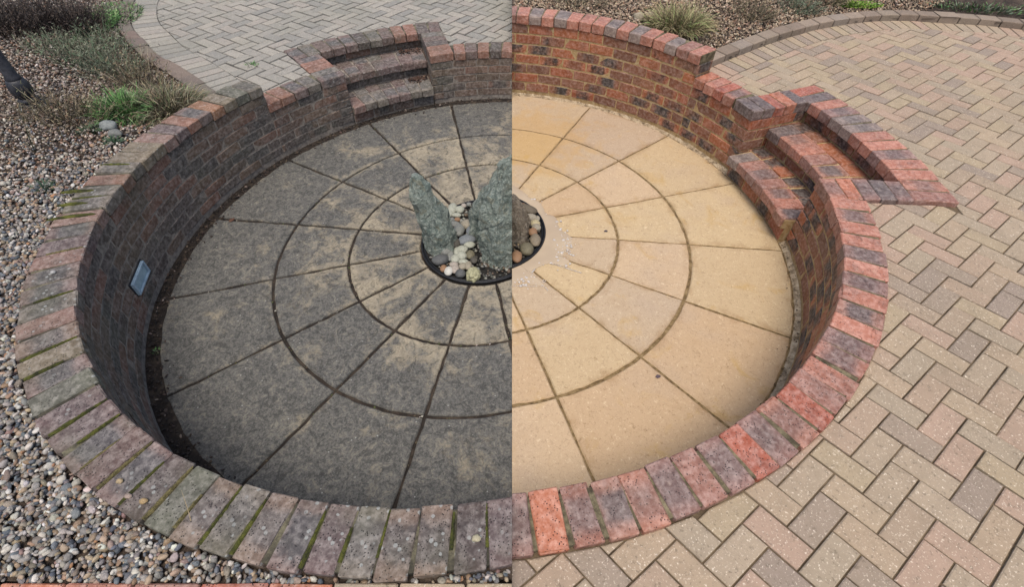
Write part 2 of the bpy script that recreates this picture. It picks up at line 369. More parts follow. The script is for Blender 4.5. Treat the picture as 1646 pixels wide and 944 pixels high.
def local_box(h, a, r0, r1, t0, t1, z0, z1, ch=.004, jit=.0012):
    """box in the frame of polar angle a: r along the radius, t tangential (towards larger angles); -> world verts, origin, heading"""
    V = boxverts(r0, r1, t0, t1, z0, z1, ch, jit); ar = math.radians(a); ca, sa = math.cos(ar), math.sin(ar)
    X = V[:, 0] * ca - V[:, 1] * sa; Y = V[:, 0] * sa + V[:, 1] * ca
    Wd = np.stack([X, Y], 1) @ h.S.T + h.c
    V = np.column_stack([Wd, V[:, 2]])
    m = V.mean(0); d = h.S @ np.array([ca, sa])
    return V, m, math.atan2(d[1], d[0])
def brick(h, parent, a, r0, r1, t0, t1, z0, z1, mat, name='brick', ch=.004, jit=.0014, code=None):
    V, m, rz = local_box(h, a, r0, r1, t0, t1, z0, z1, ch, jit)
    o = emit(name, h, V, BOXF, mat, parent, m, rz)
    if o is not None and 'coping' in (mat if isinstance(mat, str) else ''):
        o.color = tint_of(h, code or rng.choice(list('vmsgbdpmrk' if h is R else 'gsvmnmgspn')))
    return o
def ring_solid(h, a0, a1, r0, r1, z0, z1, step=2.0):
    """solid annular sector; z0/z1 numbers or functions of the angle"""
    n = max(1, int(math.ceil((a1 - a0) / step))); V = []; Fc = []
    full = abs(a1 - a0 - 360) < 1e-6
    m = n if full else n + 1
    for i in range(m):
        a = a0 + (a1 - a0) * i / n
        zl = z0(a) if callable(z0) else z0; zt = z1(a) if callable(z1) else z1
        p, q = PW(h, a, r0), PW(h, a, r1)
        V += [(p[0], p[1], zl), (q[0], q[1], zl), (q[0], q[1], zt), (p[0], p[1], zt)]
    for i in range(n):
        b0, b1 = 4 * i, 4 * ((i + 1) % m)
        for j in range(4): Fc.append([b0 + j, b0 + (j + 1) % 4, b1 + (j + 1) % 4, b1 + j][::-1])
    if not full: Fc += [[0, 1, 2, 3], [4 * n + 3, 4 * n + 2, 4 * n + 1, 4 * n]]
    return V, Fc
def joinm(parts):
    V = []; Fc = []; o = 0
    for v, f in parts:
        V += [tuple(x) for x in v]; Fc += [[i + o for i in q] for q in f]; o += len(v)
    return V, Fc

# ------------------------------------------------------------------ pit floor, walls
STEP = {'L': 3.014, 'R': 3.03}
def build_pit(h):
    dirty = h is L
    mw = 'dirty_wall_brick' if dirty else 'clean_wall_brick'
    mc = 'dirty_coping_brick' if dirty else 'clean_coping_brick'
    mfar = 'worn_coping_brick' if dirty else 'clean_coping_brick'
    mm = 'dirty_mortar' if dirty else 'clean_mortar'
    st = STEP[h.k]; T = h.cop
    c3 = (h.c[0], h.c[1], 0)
    # --- floor
    fl = link('patio_floor', None, None, c3, 0, kind='structure') if False else None
    V, Fc = ring_solid(h, 0, 360, .02, h.rw + .05, -.12, -.014 if dirty else -.008, 3)
    fo = emit('pit_floor', h, V, Fc, 'joint_soil' if dirty else 'joint_sand', None, c3, kind='structure')
    rings = [(.462, h.r1 - .008, 11, .05), (h.r1 + .010, h.r2 - .009, 11, .05), (h.r2 + .010, h.rw - (.072 if dirty else .040), 13, .05)]
    slmat = 'dirty_slab' if dirty else 'clean_slab'
    for i in range(16):
        a = h.a0 + 22.5 * i
        for (r0, r1, nn, _) in rings:
            hw = (.0095 if dirty else .0065)
            dz = rng.normal(0, .0012); tilt = rng.normal(0, .0015, 2); m = 12
            pts = []
            def ang(r, s): return a + (22.5 if s else 0) + (-1 if s else 1) * math.degrees(hw * (rng.uniform(.55, 1.5) if dirty else rng.uniform(.7, 1.3)) / r)
            for t in np.linspace(0, 1, m + 1): r = r0 + rng.normal(0, .0016); pts.append((ang(r0, 0) + (22.5 - 2 * math.degrees(hw / r0)) * t, r))
            k = max(4, int((r1 - r0) / .05))
            for t in np.linspace(0, 1, k + 1)[1:-1]: r = r0 + (r1 - r0) * t; pts.append((ang(r, 1), r))
            for t in np.linspace(1, 0, m + 3): r = r1 + rng.normal(0, .003 if nn == 13 else .0018); pts.append((ang(r1, 0) + (22.5 - 2 * math.degrees(hw / r1)) * t, r))
            for t in np.linspace(1, 0, k + 1)[1:-1]: r = r0 + (r1 - r0) * t; pts.append((ang(r, 0), r))
            P = np.array([PW(h, *q) for q in pts]); cen = P.mean(0); D = P - cen
            dist = np.linalg.norm(D, axis=1, keepdims=True); n = len(P)
            In = cen + D * (1 - .007 / dist)
            z = lambda Q: dz + (Q - cen) @ tilt
            I2 = cen + D * (1 - .055 / dist)
            V = [(*p, -.05) for p in P] + [(*p, zz - .006) for p, zz in zip(P, z(P))] + [(*p, zz) for p, zz in zip(In, z(In))] + [(*p, zz) for p, zz in zip(I2, z(I2))] + [(*cen, dz)]
            Fc = []
            for j in range(n):
                j2 = (j + 1) % n
                Fc += [[j, j2, n + j2, n + j], [n + j, n + j2, 2 * n + j2, 2 * n + j], [2 * n + j, 2 * n + j2, 3 * n + j2, 3 * n + j], [3 * n + j, 3 * n + j2, 4 * n]]
            s_ = emit('paving_slab', h, V, Fc, slmat, fo, (*cen, 0), attrs={'edge': ('FLOAT', [1.0] * (3 * n) + [0.0] * (n + 1))})
    # --- wall
    wall = thing('retaining_wall', 'grimy dark brick wall round the uncleaned side of the sunken pit, mossy lichen-spotted coping on top' if dirty
                 else 'freshly cleaned orange-red brick wall round the washed side of the sunken pit, pinkish coping on top', 'brick wall', c3)
    zl = h.hl - .006; rc0, rc1 = h.rw + .0032, h.ro - .012
    parts = []; beds = []
    def hz(a): return hh(h, a) - .006
    if dirty: segs = [('lo', 60, h.A0 - 4.0), ('lo', h.A1 + 4.0, h.AH), ('hi', h.AH, h.AE)]
    else: segs = [('lo', -110, h.A0 - 4.0), ('lo', h.A1 + 4.0, h.AH), ('hi', h.AH, h.AE)]
    for kind, a0, a1 in segs:
        zt_ = (lambda a: zl) if kind == 'lo' else hz; zm_ = lambda a, zt_=zt_: zt_(a) - T - .001
        parts.append(ring_solid(h, a0 + (.01), a1, rc0, rc1, -.05, zm_)); beds.append(ring_solid(h, a0 + .01, a1, rc0 + .004, rc1, zm_, zt_))
    for ps_, mt_, nm_ in ((parts, mm, 'mortar'), (beds, 'old_coping_mortar' if dirty else 'coping_mortar', 'coping_mortar')):
        core = [cut(h, *p) for p in ps_]; core = [c for c in core if c]
        V, Fc = joinm(core); emit(nm_, None, V, Fc, mt_, wall, c3)
    dep = .098
    def stretch_courses(a0, a1, kmax, high, end_at=None, kmin=1):
        for k in range(kmin, kmax + 1):
            off = 0 if k % 2 else st
            a = a0 - off
            while a < a1 - .4:
                b0, b1 = max(a, a0), min(a + 2 * st, a1)
                if b1 - b0 > .7:
                    am = (b0 + b1) / 2; hwid = math.radians((b1 - b0) / 2) * h.rw - .0033
                    zt = course(h, am, k, high); zb = course(h, am, k - 1, high) + (.0105 if dirty else .0135)
                    d = .10 if not (high and k > 5) else .16
                    endy = (a0 == h.AH and b0 == a0) or (a1 == h.AH and False)
                    brick(h, wall, am, h.rw - abs(rng.normal(0, .0012)), h.rw + d, -hwid, hwid, zb, zt, mw, ch=.0028)
                a += 2 * st
    if dirty:
        stretch_courses(60, h.A0, 5, False); stretch_courses(h.A1, h.AH, 5, False); stretch_courses(h.AH, h.AE, 7, True)
    else:
        # the near part of this wall turns its back to the lens
        stretch_courses(-66, h.A0, 5, False); stretch_courses(h.A1, h.AH, 5, False); stretch_courses(h.AH, h.AE, 7, True)
    # end face of the high part, above the low coping
    for k in (6, 7):
        zt = course(h, h.AH, k, True); zb = course(h, h.AH, k - 1, True) + .0115
        if k == 6: zb = h.hl + .004
        for (q0, q1) in (((h.rw, h.rw + .104), (h.rw + .112, h.ro - .02)) if k == 6 else ((h.rw, h.ro - .02),)):
            aa = h.AH + .02
            brick(h, wall, aa, q0 - .002, q1, -.006, .05, zb, zt, mw)
    # coping
    cw = math.radians(st) * h.ri - .0045
    def coping(a0, a1, top, mat, step=st, codes='', rev=False):
        n = max(1, round((a1 - a0) / step)); s = (a1 - a0) / n
        for i in range(n):
            a = a0 + (i + .5) * s; t = top(a) + rng.normal(0, .0015)
            if side((*PW(h, a, h.ri), t)) * h.sg < -.2: continue
            wd = (math.radians(s) * h.ri - .0045) / 2
            m2 = mat(a) if callable(mat) else mat
            dr = rng.normal(0, .0025)
            brick(h, wall, a + rng.normal(0, .08), h.ri + dr, h.ro + dr + rng.normal(0, .0015), -wd, wd, t - T, t, m2, 'coping_brick', .0045, .0015, code=(lambda q: codes[q] if q < len(codes) else None)(n - 1 - i if rev else i))
    lowt = lambda a: h.hl
    if dirty:
        coping(h.A0 - 6 - st * 12, h.A0 - 6.1, lowt, mfar, codes='rmrnrpmrmnr', rev=True); coping(h.A1 + 6.1, h.AH, lowt, mfar, codes='gsrrp')
        coping(h.AH, h.AH + st * 46, lambda a: hh(h, a), lambda a: 'dirty_coping_brick' if a > 187 else 'worn_coping_brick',
               codes='getosrvpttgrggpsvpssgpqtsevvsmsneqgqsvgqqnvn')
    else:
        coping(-5.4 - st * 29, -5.4, lowt, mc, codes='pdppvpvpbpvdpmrsvrvmvsbdovp', rev=True); coping(h.A1 + 6.1, h.AH, lowt, mc, codes='drpo'); coping(h.AH, h.AH + st * 21, lambda a: hh(h, a), mc, codes='pmgppgpgpppgpgpm')
    # --- stepped alcove
    al = thing('brick_steps', 'grimy two-step brick alcove set into the dark wall, opening onto the stained floor' if dirty
               else 'cleaned orange brick alcove with two steps, cut into the washed wall by the paving', 'steps', tuple(PW(h, (h.A0 + h.A1) / 2, 2.3)) + (0,))
    A0, A1 = h.A0, h.A1; RB = 2.70; RO = 2.93
    parts = [ring_solid(h, A0 + .05, A1 - .05, 2.115, RB + .02, -.05, h.s1 - h.pitch + .004),
             ring_solid(h, A0 + .05, A1 - .05, 2.085, RB + .02, h.s1 - h.pitch + .004, h.s1 - .012),
             ring_solid(h, A0 + .05, A1 - .05, 2.405, RB + .02, h.s1 - .012, h.s2 - h.pitch + .002),
             ring_solid(h, A0 + .05, A1 - .05, 2.375, RB + .02, h.s2 - h.pitch + .002, h.s2 - .012),
             ring_solid(h, A0 - 3.9, A1 + 3.9, RB + .012, RO - .012, -.05, zl - T),
             ring_solid(h, A0 - 4.0, A0 - .16, h.rw + .008, RB + .01, -.05, zl - T), ring_solid(h, A1 + .16, A1 + 4.0, h.rw + .008, RB + .01, -.05, zl - T)]
    beds = [ring_solid(h, A0 - 3.9, A1 + 3.9, RB + .006, RO - .012, zl - T, zl), ring_solid(h, A0 - 4.2, A0 - .16, h.rw + .008, RB + .01, zl - T, zl), ring_solid(h, A1 + .16, A1 + 4.2, h.rw + .008, RB + .01, zl - T, zl)]
    V, Fc = joinm([c for c in [cut(h, *p) for p in beds] if c]); emit('coping_mortar', None, V, Fc, 'old_coping_mortar' if dirty else 'coping_mortar', al, al.location)
    core = [cut(h, *p) for p in parts]; V, Fc = joinm([c for c in core if c]); emit('mortar', None, V, Fc, mm, al, al.location)
    n = 7; s = (A1 - A0) / n
    tread = 'worn_coping_brick' if dirty else 'clean_coping_brick'; inner = 'dirty_wall_brick' if dirty else 'clean_wall_brick'
    for i in range(n):
        a = A0 + (i + .5) * s
        for r0, r1, zt, nm in ((2.06, 2.27, h.s1, tread), (2.279, 2.405, h.s1 - .003, inner if not dirty else tread), (2.36, 2.575, h.s2, tread), (2.584, RB + .01, h.s2 - .003, inner if not dirty else tread)):
            wd = math.radians(s) * (r0 + r1) / 4 - .0045
            brick(h, al, a + rng.normal(0, .1), r0 + rng.normal(0, .003), r1, -wd, wd, zt - h.cop + .002, zt + rng.normal(0, .0015), nm, 'step_brick', .005, .002)
    # wall bricks behind and beneath the treads
    for zc0, zc1, rr in ((.012, h.s1 - h.pitch - .002, 2.108), (h.s1 + .004, h.s2 - h.pitch - .004, 2.398)):
        q = 4; ss = (A1 - A0) / q
        for i in range(q):
            if zc1 - zc0 < .03: continue
            a = A0 + (i + .5) * ss; wd = math.radians(ss) * rr / 2 - .006
            brick(h, al, a, rr, rr + .08, -wd, wd, zc0, zc1, mw)
    q = 4; ss = (A1 - A0) / q
    for k, (z0_, z1_) in enumerate(((h.s2 + .006, h.hl - h.cop - .010),)):
        for i in range(q):
            a = A0 + (i + .5) * ss; wd = math.radians(ss) * RB / 2 - .006
            brick(h, al, a, RB, RB + .09, -wd, wd, z0_, z1_, mw)
    # side cheeks: bricks whose long face looks into the alcove
    for sgn, A in ((-1, A0), (1, A1)):
        for k in range(1, 6):
            zt = .03 + h.pitch * k; zb = zt - h.pitch + .0115
            r = h.rw - .002; j = 0
            while r < RB - .03:
                ln = (.215 if (j or k % 2) else .104) * 1.03; r2 = min(r + ln, RB - .004)
                t0, t1 = (-.10, -.002) if sgn < 0 else (.002, .10)
                brick(h, al, A, r, r2 - .008, t0, t1, zb, zt, mw)
                r = r2; j += 1
        # cheek coping, long axis across
        r = h.ri; m = 5; lr = (2.655 - h.ri) / m
        for i in range(m):
            t0, t1 = (-.216, -.0) if sgn < 0 else (.0, .216)
            brick(h, al, A, h.ri + i * lr + .002, h.ri + (i + 1) * lr - .003, t0, t1, h.hl - T, h.hl + rng.normal(0, .001), mfar if dirty else mc, 'coping_brick', .004, .0015,
                  code=(('rrnmg' if sgn < 0 else 'sgrrs') if dirty else ('sovkv' if sgn < 0 else 'kkrok'))[i])
    n = round((A1 - A0 + 9.0) / (st * .80)); s = (A1 - A0 + 9.0) / n
    for i in range(n):
        a = A0 - 4.5 + (i + .5) * s; wd = math.radians(s) * 2.66 / 2 - .003
        brick(h, al, a, 2.658, RO, -wd, wd, h.hl - T, h.hl + rng.normal(0, .001), mfar if dirty else mc, 'coping_brick', .0045, .0015, code=('mnrrmgnssmgsrrr' if dirty else 'msppvppggvpkrsr')[i % 15])
    return fo, wall, al
floorL, wallL, alcL = build_pit(L)
floorR, wallR, alcR = build_pit(R)

# wall foot: soil gutter (left), mortar fillet (right)
V, Fc = ring_solid(L, 60, 300, L.rw - .10, L.rw + .02, -.03, -.004); emit('soil_gutter', L, V, Fc, 'joint_soil', None, (L.c[0], L.c[1], 0), kind='structure')
def fillet(h):
    V = []; Fc = []; n = 150
    for i in range(n + 1):
        a = -100 + 200 * i / n
        rr = [h.rw - .044, h.rw - .024, h.rw - .006, h.rw + .01]; zz = [-.02, -.004, .002, .016]
        for r, z in zip(rr, zz):
            p = PW(h, a, r + rng.normal(0, .002)); V.append((*p, z + rng.normal(0, .0012)))
    for i in range(n):
        for j in range(3): Fc.append([4 * i + j, 4 * i + j + 1, 4 * i + 5 + j, 4 * i + 4 + j])
    return V, Fc
V, Fc = fillet(R); emit('mortar_fillet', R, V, Fc, 'gutter_mortar', floorR, (R.c[0], R.c[1], 0), 0, True, label='rough grey mortar fillet along the foot of the clean wall')

# ------------------------------------------------------------------ smooth curves of the path edges (plan, metres)
def catmull(P, step=.03):
    P = np.array(P, float); P = np.vstack([2 * P[0] - P[1], P, 2 * P[-1] - P[-2]]); out = []
    for i in range(1, len(P) - 2):
        n = max(2, int(np.linalg.norm(P[i + 1] - P[i]) / step))
        for t in np.linspace(0, 1, n, endpoint=False):
            a, b_, c, d = P[i - 1], P[i], P[i + 1], P[i + 2]
            out.append(.5 * ((2 * b_) + (-a + c) * t + (2 * a - 5 * b_ + 4 * c - d) * t * t + (-a + 3 * b_ - 3 * c + d) * t ** 3))
    out.append(P[-2]); return np.array(out)
def offset(C_, d):
    t = np.gradient(C_, axis=0); t /= np.linalg.norm(t, axis=1, keepdims=True); return C_ + np.stack([t[:, 1], -t[:, 0]], 1) * d
def resample(C_, L_):
    s = np.r_[0, np.cumsum(np.linalg.norm(np.diff(C_, axis=0), axis=1))]; n = max(1, int(s[-1] / L_)); q = np.linspace(0, s[-1], n + 1)
    return np.stack([np.interp(q, s, C_[:, 0]), np.interp(q, s, C_[:, 1])], 1)
# kerb centre lines, running so that the paving lies on the right-hand side (+offset)
KL = catmull([(-2.28, 3.60), (-2.50, 3.77), (-2.69, 3.93), (-2.95, 4.14), (-3.24, 4.36), (-3.53, 4.66), (-3.78, 4.94), (-3.98, 5.27), (-4.15, 5.67), (-4.28, 6.2), (-4.32, 6.9), (-4.2, 7.7)])
KR = catmull([(1.30, 4.18), (1.56, 4.42), (1.76, 4.60), (2.33, 5.06), (2.86, 5.42), (3.32, 5.64), (3.70, 5.765), (4.04, 5.805), (4.36, 5.785), (4.75, 5.765), (5.17, 5.68), (5.7, 5.5), (6.3, 5.2)])
KRr = KR            # paving lies to the right of travel for the right half
def sdc(C_, P, sub=3):    # signed distance to a curve, + on the right-hand side
    A = C_[::sub]; P = np.atleast_2d(P); a, b_ = A[:-1], A[1:]; d = b_ - a; L2 = (d ** 2).sum(1)
    out = np.empty(len(P))
    for s in range(0, len(P), 4000):
        Q = P[s:s + 4000, None, :] - a[None]; t = np.clip((Q * d).sum(2) / L2, 0, 1); E = Q - t[..., None] * d
        D = np.linalg.norm(E, axis=2); k = D.argmin(1); i = np.arange(len(k))
        cr = d[k, 0] * Q[i, k, 1] - d[k, 1] * Q[i, k, 0]; out[s:s + 4000] = np.where(cr < 0, 1, -1) * D[i, k]
    return out
kwid = {'L': .056, 'R': .068}

# ------------------------------------------------------------------ paving
def clip_poly(P, p0, n):      # keep (x-p0).n >= 0
    out = []; m = len(P)
    for i in range(m):
        a, b_ = P[i], P[(i + 1) % m]; da, db = (a - p0) @ n, (b_ - p0) @ n
        if da >= 0: out.append(a)
        if (da >= 0) != (db >= 0): out.append(a + (b_ - a) * da / (da - db))
    return out
def area(P): P = np.array(P); return abs(sum(P[i][0] * P[(i + 1) % len(P)][1] - P[(i + 1) % len(P)][0] * P[i][1] for i in range(len(P)))) / 2
def prism(P, z0, z1, ch):
    P = np.array(P)
    if (np.cross(P[1] - P[0], P[2] - P[1])) < 0: P = P[::-1]
    c = P.mean(0); n = len(P); E = np.roll(P, -1, 0) - P; nl = np.stack([-E[:, 1], E[:, 0]], 1); nl /= np.linalg.norm(nl, axis=1, keepdims=True) + 1e-9
    I = []
    for i in range(n):
        n1, n2 = nl[i - 1], nl[i]; b_ = n1 + n2; d = 1 + n1 @ n2
        v = b_ * ch / max(d, .35); L_ = np.linalg.norm(P[i] - c)
        v = v if np.linalg.norm(v) < L_ * .6 else (c - P[i]) * .4
        I.append(P[i] + v)
    V = [(*p, z0) for p in P] + [(*p, z1 - ch * .7) for p in P] + [(*p, z1) for p in I]
    Fc = [[2 * n + i for i in range(n)]]
    for i in range(n): j = (i + 1) % n; Fc += [[i, j, n + j, n + i], [n + i, n + j, 2 * n + j, 2 * n + i]]
    return V, Fc
def circ_out(h, r, poly):
    """clip away what lies inside local radius r"""
    Q = np.array([loc(h, p) for p in poly]); rr = np.linalg.norm(Q, axis=1)
    if rr.min() >= r: return poly
    if rr.max() <= r: return []
    k = rr.argmin(); u = Q[k] / rr[k]
    # polygon clip against the tangent at the middle of the offending part
    Qm = Q[rr < r + .03].mean(0); u = Qm / np.linalg.norm(Qm); p0 = h.S @ (u * r) + h.c
    t = h.S @ np.array([-u[1], u[0]]); n = np.array([t[1], -t[0]]); n /= np.linalg.norm(n)
    if n @ (h.S @ u) < 0: n = -n
    return clip_poly(poly, p0, n)
def alcove_out(h, poly):
    A0, A1 = h.A0 - 4.55, h.A1 + 4.55; RO = 2.932
    Q = np.array([loc(h, p) for p in poly]); rr = np.linalg.norm(Q, axis=1)
    if rr.min() > RO: return poly
    am = math.radians((A0 + A1) / 2); c = Q.mean(0)
    def wrap(x): return (math.degrees(math.atan2(x[1], x[0])) - math.degrees(am) + 180) % 360 - 180
    hw = (A1 - A0) / 2; W_ = [wrap(q) for q in Q]
    if min(abs(x) for x in W_) > hw and (max(W_) < 0 or min(W_) > 0): return poly
    inr = RO - max(0, rr.max()) ; # choose the side with more room
    angout = max(abs(x) for x in W_) - hw; radout = rr.max() - RO
    if radout * 1.0 > math.radians(max(angout, 0)) * 2.7: return circ_out(h, RO, poly)
    if angout <= 0: return []
    s = 1 if max(W_, key=abs) > 0 else -1
    ae = math.radians((A1 if s > 0 else A0)); off = 0
    # the cheek edge is parallel to the cheek line A, .216 m outwards
    Ae = math.radians(h.A1 if s > 0 else h.A0); d = np.array([math.cos(Ae), math.sin(Ae)]); nn = np.array([-d[1], d[0]]) * s
    p0 = h.S @ (nn * .219 + d * 2.6) + h.c; t = h.S @ d; n = np.array([t[1], -t[0]]); n /= np.linalg.norm(n)
    if n @ (h.S @ nn) < 0: n = -n
    return clip_poly(poly, p0, n)
def curve_in(C_, off, poly):   # keep the right-hand side of the curve beyond the offset
    P = np.array(poly); s = sdc(C_, P) - off
    if s.min() >= 0: return poly
    if s.max() <= 0: return []
    m = P[s < .04].mean(0); A = C_[::3]; k = np.linalg.norm(A - m, axis=1).argmin(); k = min(max(k, 1), len(A) - 2); t = A[k + 1] - A[k - 1]; t /= np.linalg.norm(t); n = np.array([t[1], -t[0]])
    return clip_poly(poly, A[k] + n * off, n)
def paving(h, O, a, b_, cells, lat, kerb, hdr, mat, name_label):
    zt = h.pave; polys = []
    for i in range(-60, 80):
        for j in range(-60, 80):
            org = O + (a * lat[0][0] + b_ * lat[0][1]) * i + (a * lat[1][0] + b_ * lat[1][1]) * j
            if abs(org[0]) > 8 or not -1.3 < org[1] < 9: continue
            for (cx, cy, wx, wy) in cells:
                p = org + a * cx + b_ * cy; g = .0060 if h is L else .0034
                ua, ub = a / np.linalg.norm(a), b_ / np.linalg.norm(b_)
                q = [p + ua * g + ub * g, p + a * wx - ua * g + ub * g, p + a * wx + b_ * wy - ua * g - ub * g, p + b_ * wy + ua * g - ub * g]
                cen = sum(q) / 4
                x, y, z = project((*cen, zt))
                if z < .3 or not (-420 < x < 2500 and -210 < y < 1500): continue
                if side((*cen, zt)) * h.sg < -.25: continue
                full = True; P = [np.array(v) for v in q]; A_ = area(P)
                for fn in (lambda P: circ_out(h, h.ro + .004, P), lambda P: alcove_out(h, P), lambda P: curve_in(kerb, hdr, P)):
                    if len(P) < 3: break
                    P = fn(P)
                if len(P) < 3 or area(P) < .0006: continue
                sc = area(P) * F_PX ** 2 / np.linalg.norm(np.array([*cen, zt]) - CAM) ** 2 * abs((np.array([*cen, zt]) - CAM) @ [0, 0, 1]) / np.linalg.norm(np.array([*cen, zt]) - CAM)
                inside = -5 < x < 1651 and -5 < y < 949
                polys.append((sc if inside else 0, P, cen))
    return polys
CL = [(0, 0, 1, 2), (-2, 1, 2, 1)]
sL1, sL2 = np.array([.1415, .0415]), np.array([-.0555, .285])
aL, bL = (sL1 - sL2 / 2) / 2, (sL1 + sL2 / 2) / 2
sR1, sR2 = np.array([-.0125, -.1445]), np.array([.320, -.013])
aR, bR = (sR1 + sR2 / 2) / 2, (sR2 / 2 - sR1) / 2
HDR = {'L': .056 + .238, 'R': .068 + .218}
pavL = paving(L, np.array([-2.2355 + .0284 - .0284, 4.100 + .012]), aL, bL, CL, ((1, 1), (2, -2)), KL, HDR['L'], 'dull_paver', '')
pavR = paving(R, np.array([1.353, .73]), aR, bR, [(0, 0, 1, 2), (-1, -1, 2, 1)], ((1, -1), (2, 2)), KRr, HDR['R'], 'clean_paver', '')

def sheet(name, h, P, z0, z1, mat, **kw):
    V = [(*p, z0) for p in P] + [(*p, z1) for p in P]; n = len(P)
    Fc = [list(range(n))[::-1], [n + i for i in range(n)]] + [[i, (i + 1) % n, n + (i + 1) % n, n + i] for i in range(n)]
    return emit(name, h, V, Fc, mat, None, (float(np.mean([p[0] for p in P])), float(np.mean([p[1] for p in P])), z1), **kw)
def region_grid(h, zfun, keep, x0, x1, y0, y1, st, name, mat, **kw):
    """a terrain sheet made of the grid cells whose centres pass keep()"""
    xs = np.arange(x0, x1 + st, st); ys = np.arange(y0, y1 + st, st); X, Y = np.meshgrid(xs, ys); P = np.stack([X.ravel(), Y.ravel()], 1); Z = zfun(P)
    nx = len(xs); cx, cy = np.meshgrid(xs[:-1] + st / 2, ys[:-1] + st / 2); cc = np.stack([cx.ravel(), cy.ravel()], 1); K = keep(cc)
    Fc = []; 
    for q in np.nonzero(K)[0]:
        j, i = divmod(int(q), nx - 1); Fc.append([j * nx + i, j * nx + i + 1, (j + 1) * nx + i + 1, (j + 1) * nx + i])
    used = sorted({v for f in Fc for v in f}); mp = {v: k for k, v in enumerate(used)}
    V = [(P[v][0], P[v][1], Z[v]) for v in used]; Fc = [[mp[v] for v in f] for f in Fc]
    r = cut(h, V, Fc) if h else (V, Fc)
    o = emit(name, None, r[0], r[1], mat, None, (float(np.mean([v[0] for v in V])), float(np.mean([v[1] for v in V])), float(np.mean(Z))), **kw)
    return o
def rad(h, P): return np.linalg.norm(loc(h, P), axis=1)
def degs(h, P): Q = loc(h, P); return np.degrees(np.arctan2(Q[:, 1], Q[:, 0]))
def in_alcove(h, P, m=0.0):
    a = (degs(h, P) - (h.A0 + h.A1) / 2 + 180) % 360 - 180
    return (np.abs(a) < (h.A1 - h.A0) / 2 + 4.5 + m) & (rad(h, P) < 2.88)
gp = {}
for h, pol, K, hd, mj, mp, nm in ((L, pavL, KL, HDR['L'], 'paver_joint_grey', 'dull_paver', 'L'), (R, pavR, KRr, HDR['R'], 'paver_joint', 'clean_paver', 'R')):
    keep = lambda P, h=h, K=K: (rad(h, P) > h.ro - .06) & ~in_alcove(h, P) & (sdc(K, P) > -.05) & (side(np.column_stack([P, np.full(len(P), h.pave)])) * h.sg > -.12)
    ps = region_grid(h, lambda P, h=h: np.full(len(P), h.pave - (.013 if h is L else .009)), keep, -7.5, 8, -1.4, 9, .05, 'paving', mj, kind='structure')
    gp[nm] = ps
    pol.sort(key=lambda t: -t[0]); rest = []; cache = 0
    for i, (sc, P, cen) in enumerate(pol):
        dz = rng.normal(0, .0017); V, Fc = prism(P, h.pave - .05, h.pave + dz, .0045)
        V = np.array(V); V[:, 2] += (V[:, :2] - cen) @ rng.normal(0, .013, 2)
        if i < 285:
            emit('paver', h, V, Fc, mp, ps, (*cen, h.pave), math.atan2(aR[1], aR[0]) if h is R else math.atan2(bL[1], bL[0]))
        else:
            r = cut(h, V, Fc)
            if r: rest.append(r)
    V, Fc = joinm(rest); rn = np.concatenate([np.full(len(v), rng.random()) for v, f in rest])
    emit('paver', None, V, Fc, mp, ps, tuple(ps.location), attrs={'rnd': ('FLOAT', rn)}, kind='stuff')
    # header course along the kerb, then the kerb itself
    C1 = offset(K, kwid[nm] + .004); C2 = offset(K, hd - .006)
    n = int(np.linalg.norm(np.diff((C1 + C2) / 2, axis=0), axis=1).sum() / .107); A, B = resample(C1, 1e9 if n < 1 else np.linalg.norm(np.diff(C1, axis=0), axis=1).sum() / n * .9999), None
    s = np.linspace(0, 1, n + 1)
    def at(C_, t):
        q = np.r_[0, np.cumsum(np.linalg.norm(np.diff(C_, axis=0), axis=1))]; q /= q[-1]; return np.stack([np.interp(t, q, C_[:, 0]), np.interp(t, q, C_[:, 1])], -1)
    for i in range(n):
        g = .0065 / .107 / n; q = [at(C1, s[i] + g), at(C1, s[i + 1] - g), at(C2, s[i + 1] - g), at(C2, s[i] + g)]; cen = sum(q) / 4
        x, y, z = project((*cen, h.pave))
        if not (-150 < x < 1800 and -120 < y < 1000): continue
        if rad(h, cen[None])[0] < h.ro + .02: continue
        q = circ_out(h, h.ro + .004, [np.array(v) for v in q])
        if len(q) < 3: continue
        V, Fc = prism(q, h.pave - .05, h.pave + rng.normal(0, .001), .0035)
        d = C2[5] - C1[5]; tv = at(C2, s[i]) - at(C1, s[i])
        emit('edge_paver', h, V, Fc, mp, ps, (*cen, h.pave), math.atan2(tv[1], tv[0]))
    kb = thing('kerb', 'dull brown block kerb curving between the weedy bed and the grey paving' if h is L else 'raised pale block kerb curving round the far edge of the clean paving', 'kerb', (*K[len(K) // 2], h.pave))
    Ca, Cb = offset(K, -kwid[nm]), offset(K, kwid[nm]); n = int(np.linalg.norm(np.diff(K, axis=0), axis=1).sum() / .205); s = np.linspace(0, 1, n + 1)
    top = h.pave + (.012 if h is L else .058)
    for i in range(n):
        g = .006 / .205 / n; q = [at(Ca, s[i] + g), at(Ca, (s[i] + s[i + 1]) / 2), at(Ca, s[i + 1] - g), at(Cb, s[i + 1] - g), at(Cb, (s[i] + s[i + 1]) / 2), at(Cb, s[i] + g)]; cen = sum(q) / 6
        if rad(h, cen[None])[0] < h.ro + .03: continue
        V, Fc = prism(q, h.pave - .1, top + rng.normal(0, .0015), .008); tv = at(K, s[i + 1]) - at(K, s[i])
        emit('kerb_block', h, V, Fc, 'dull_kerb' if h is L else 'kerb_stone', kb, (*cen, top), math.atan2(tv[1], tv[0]))
exec_gravel = True

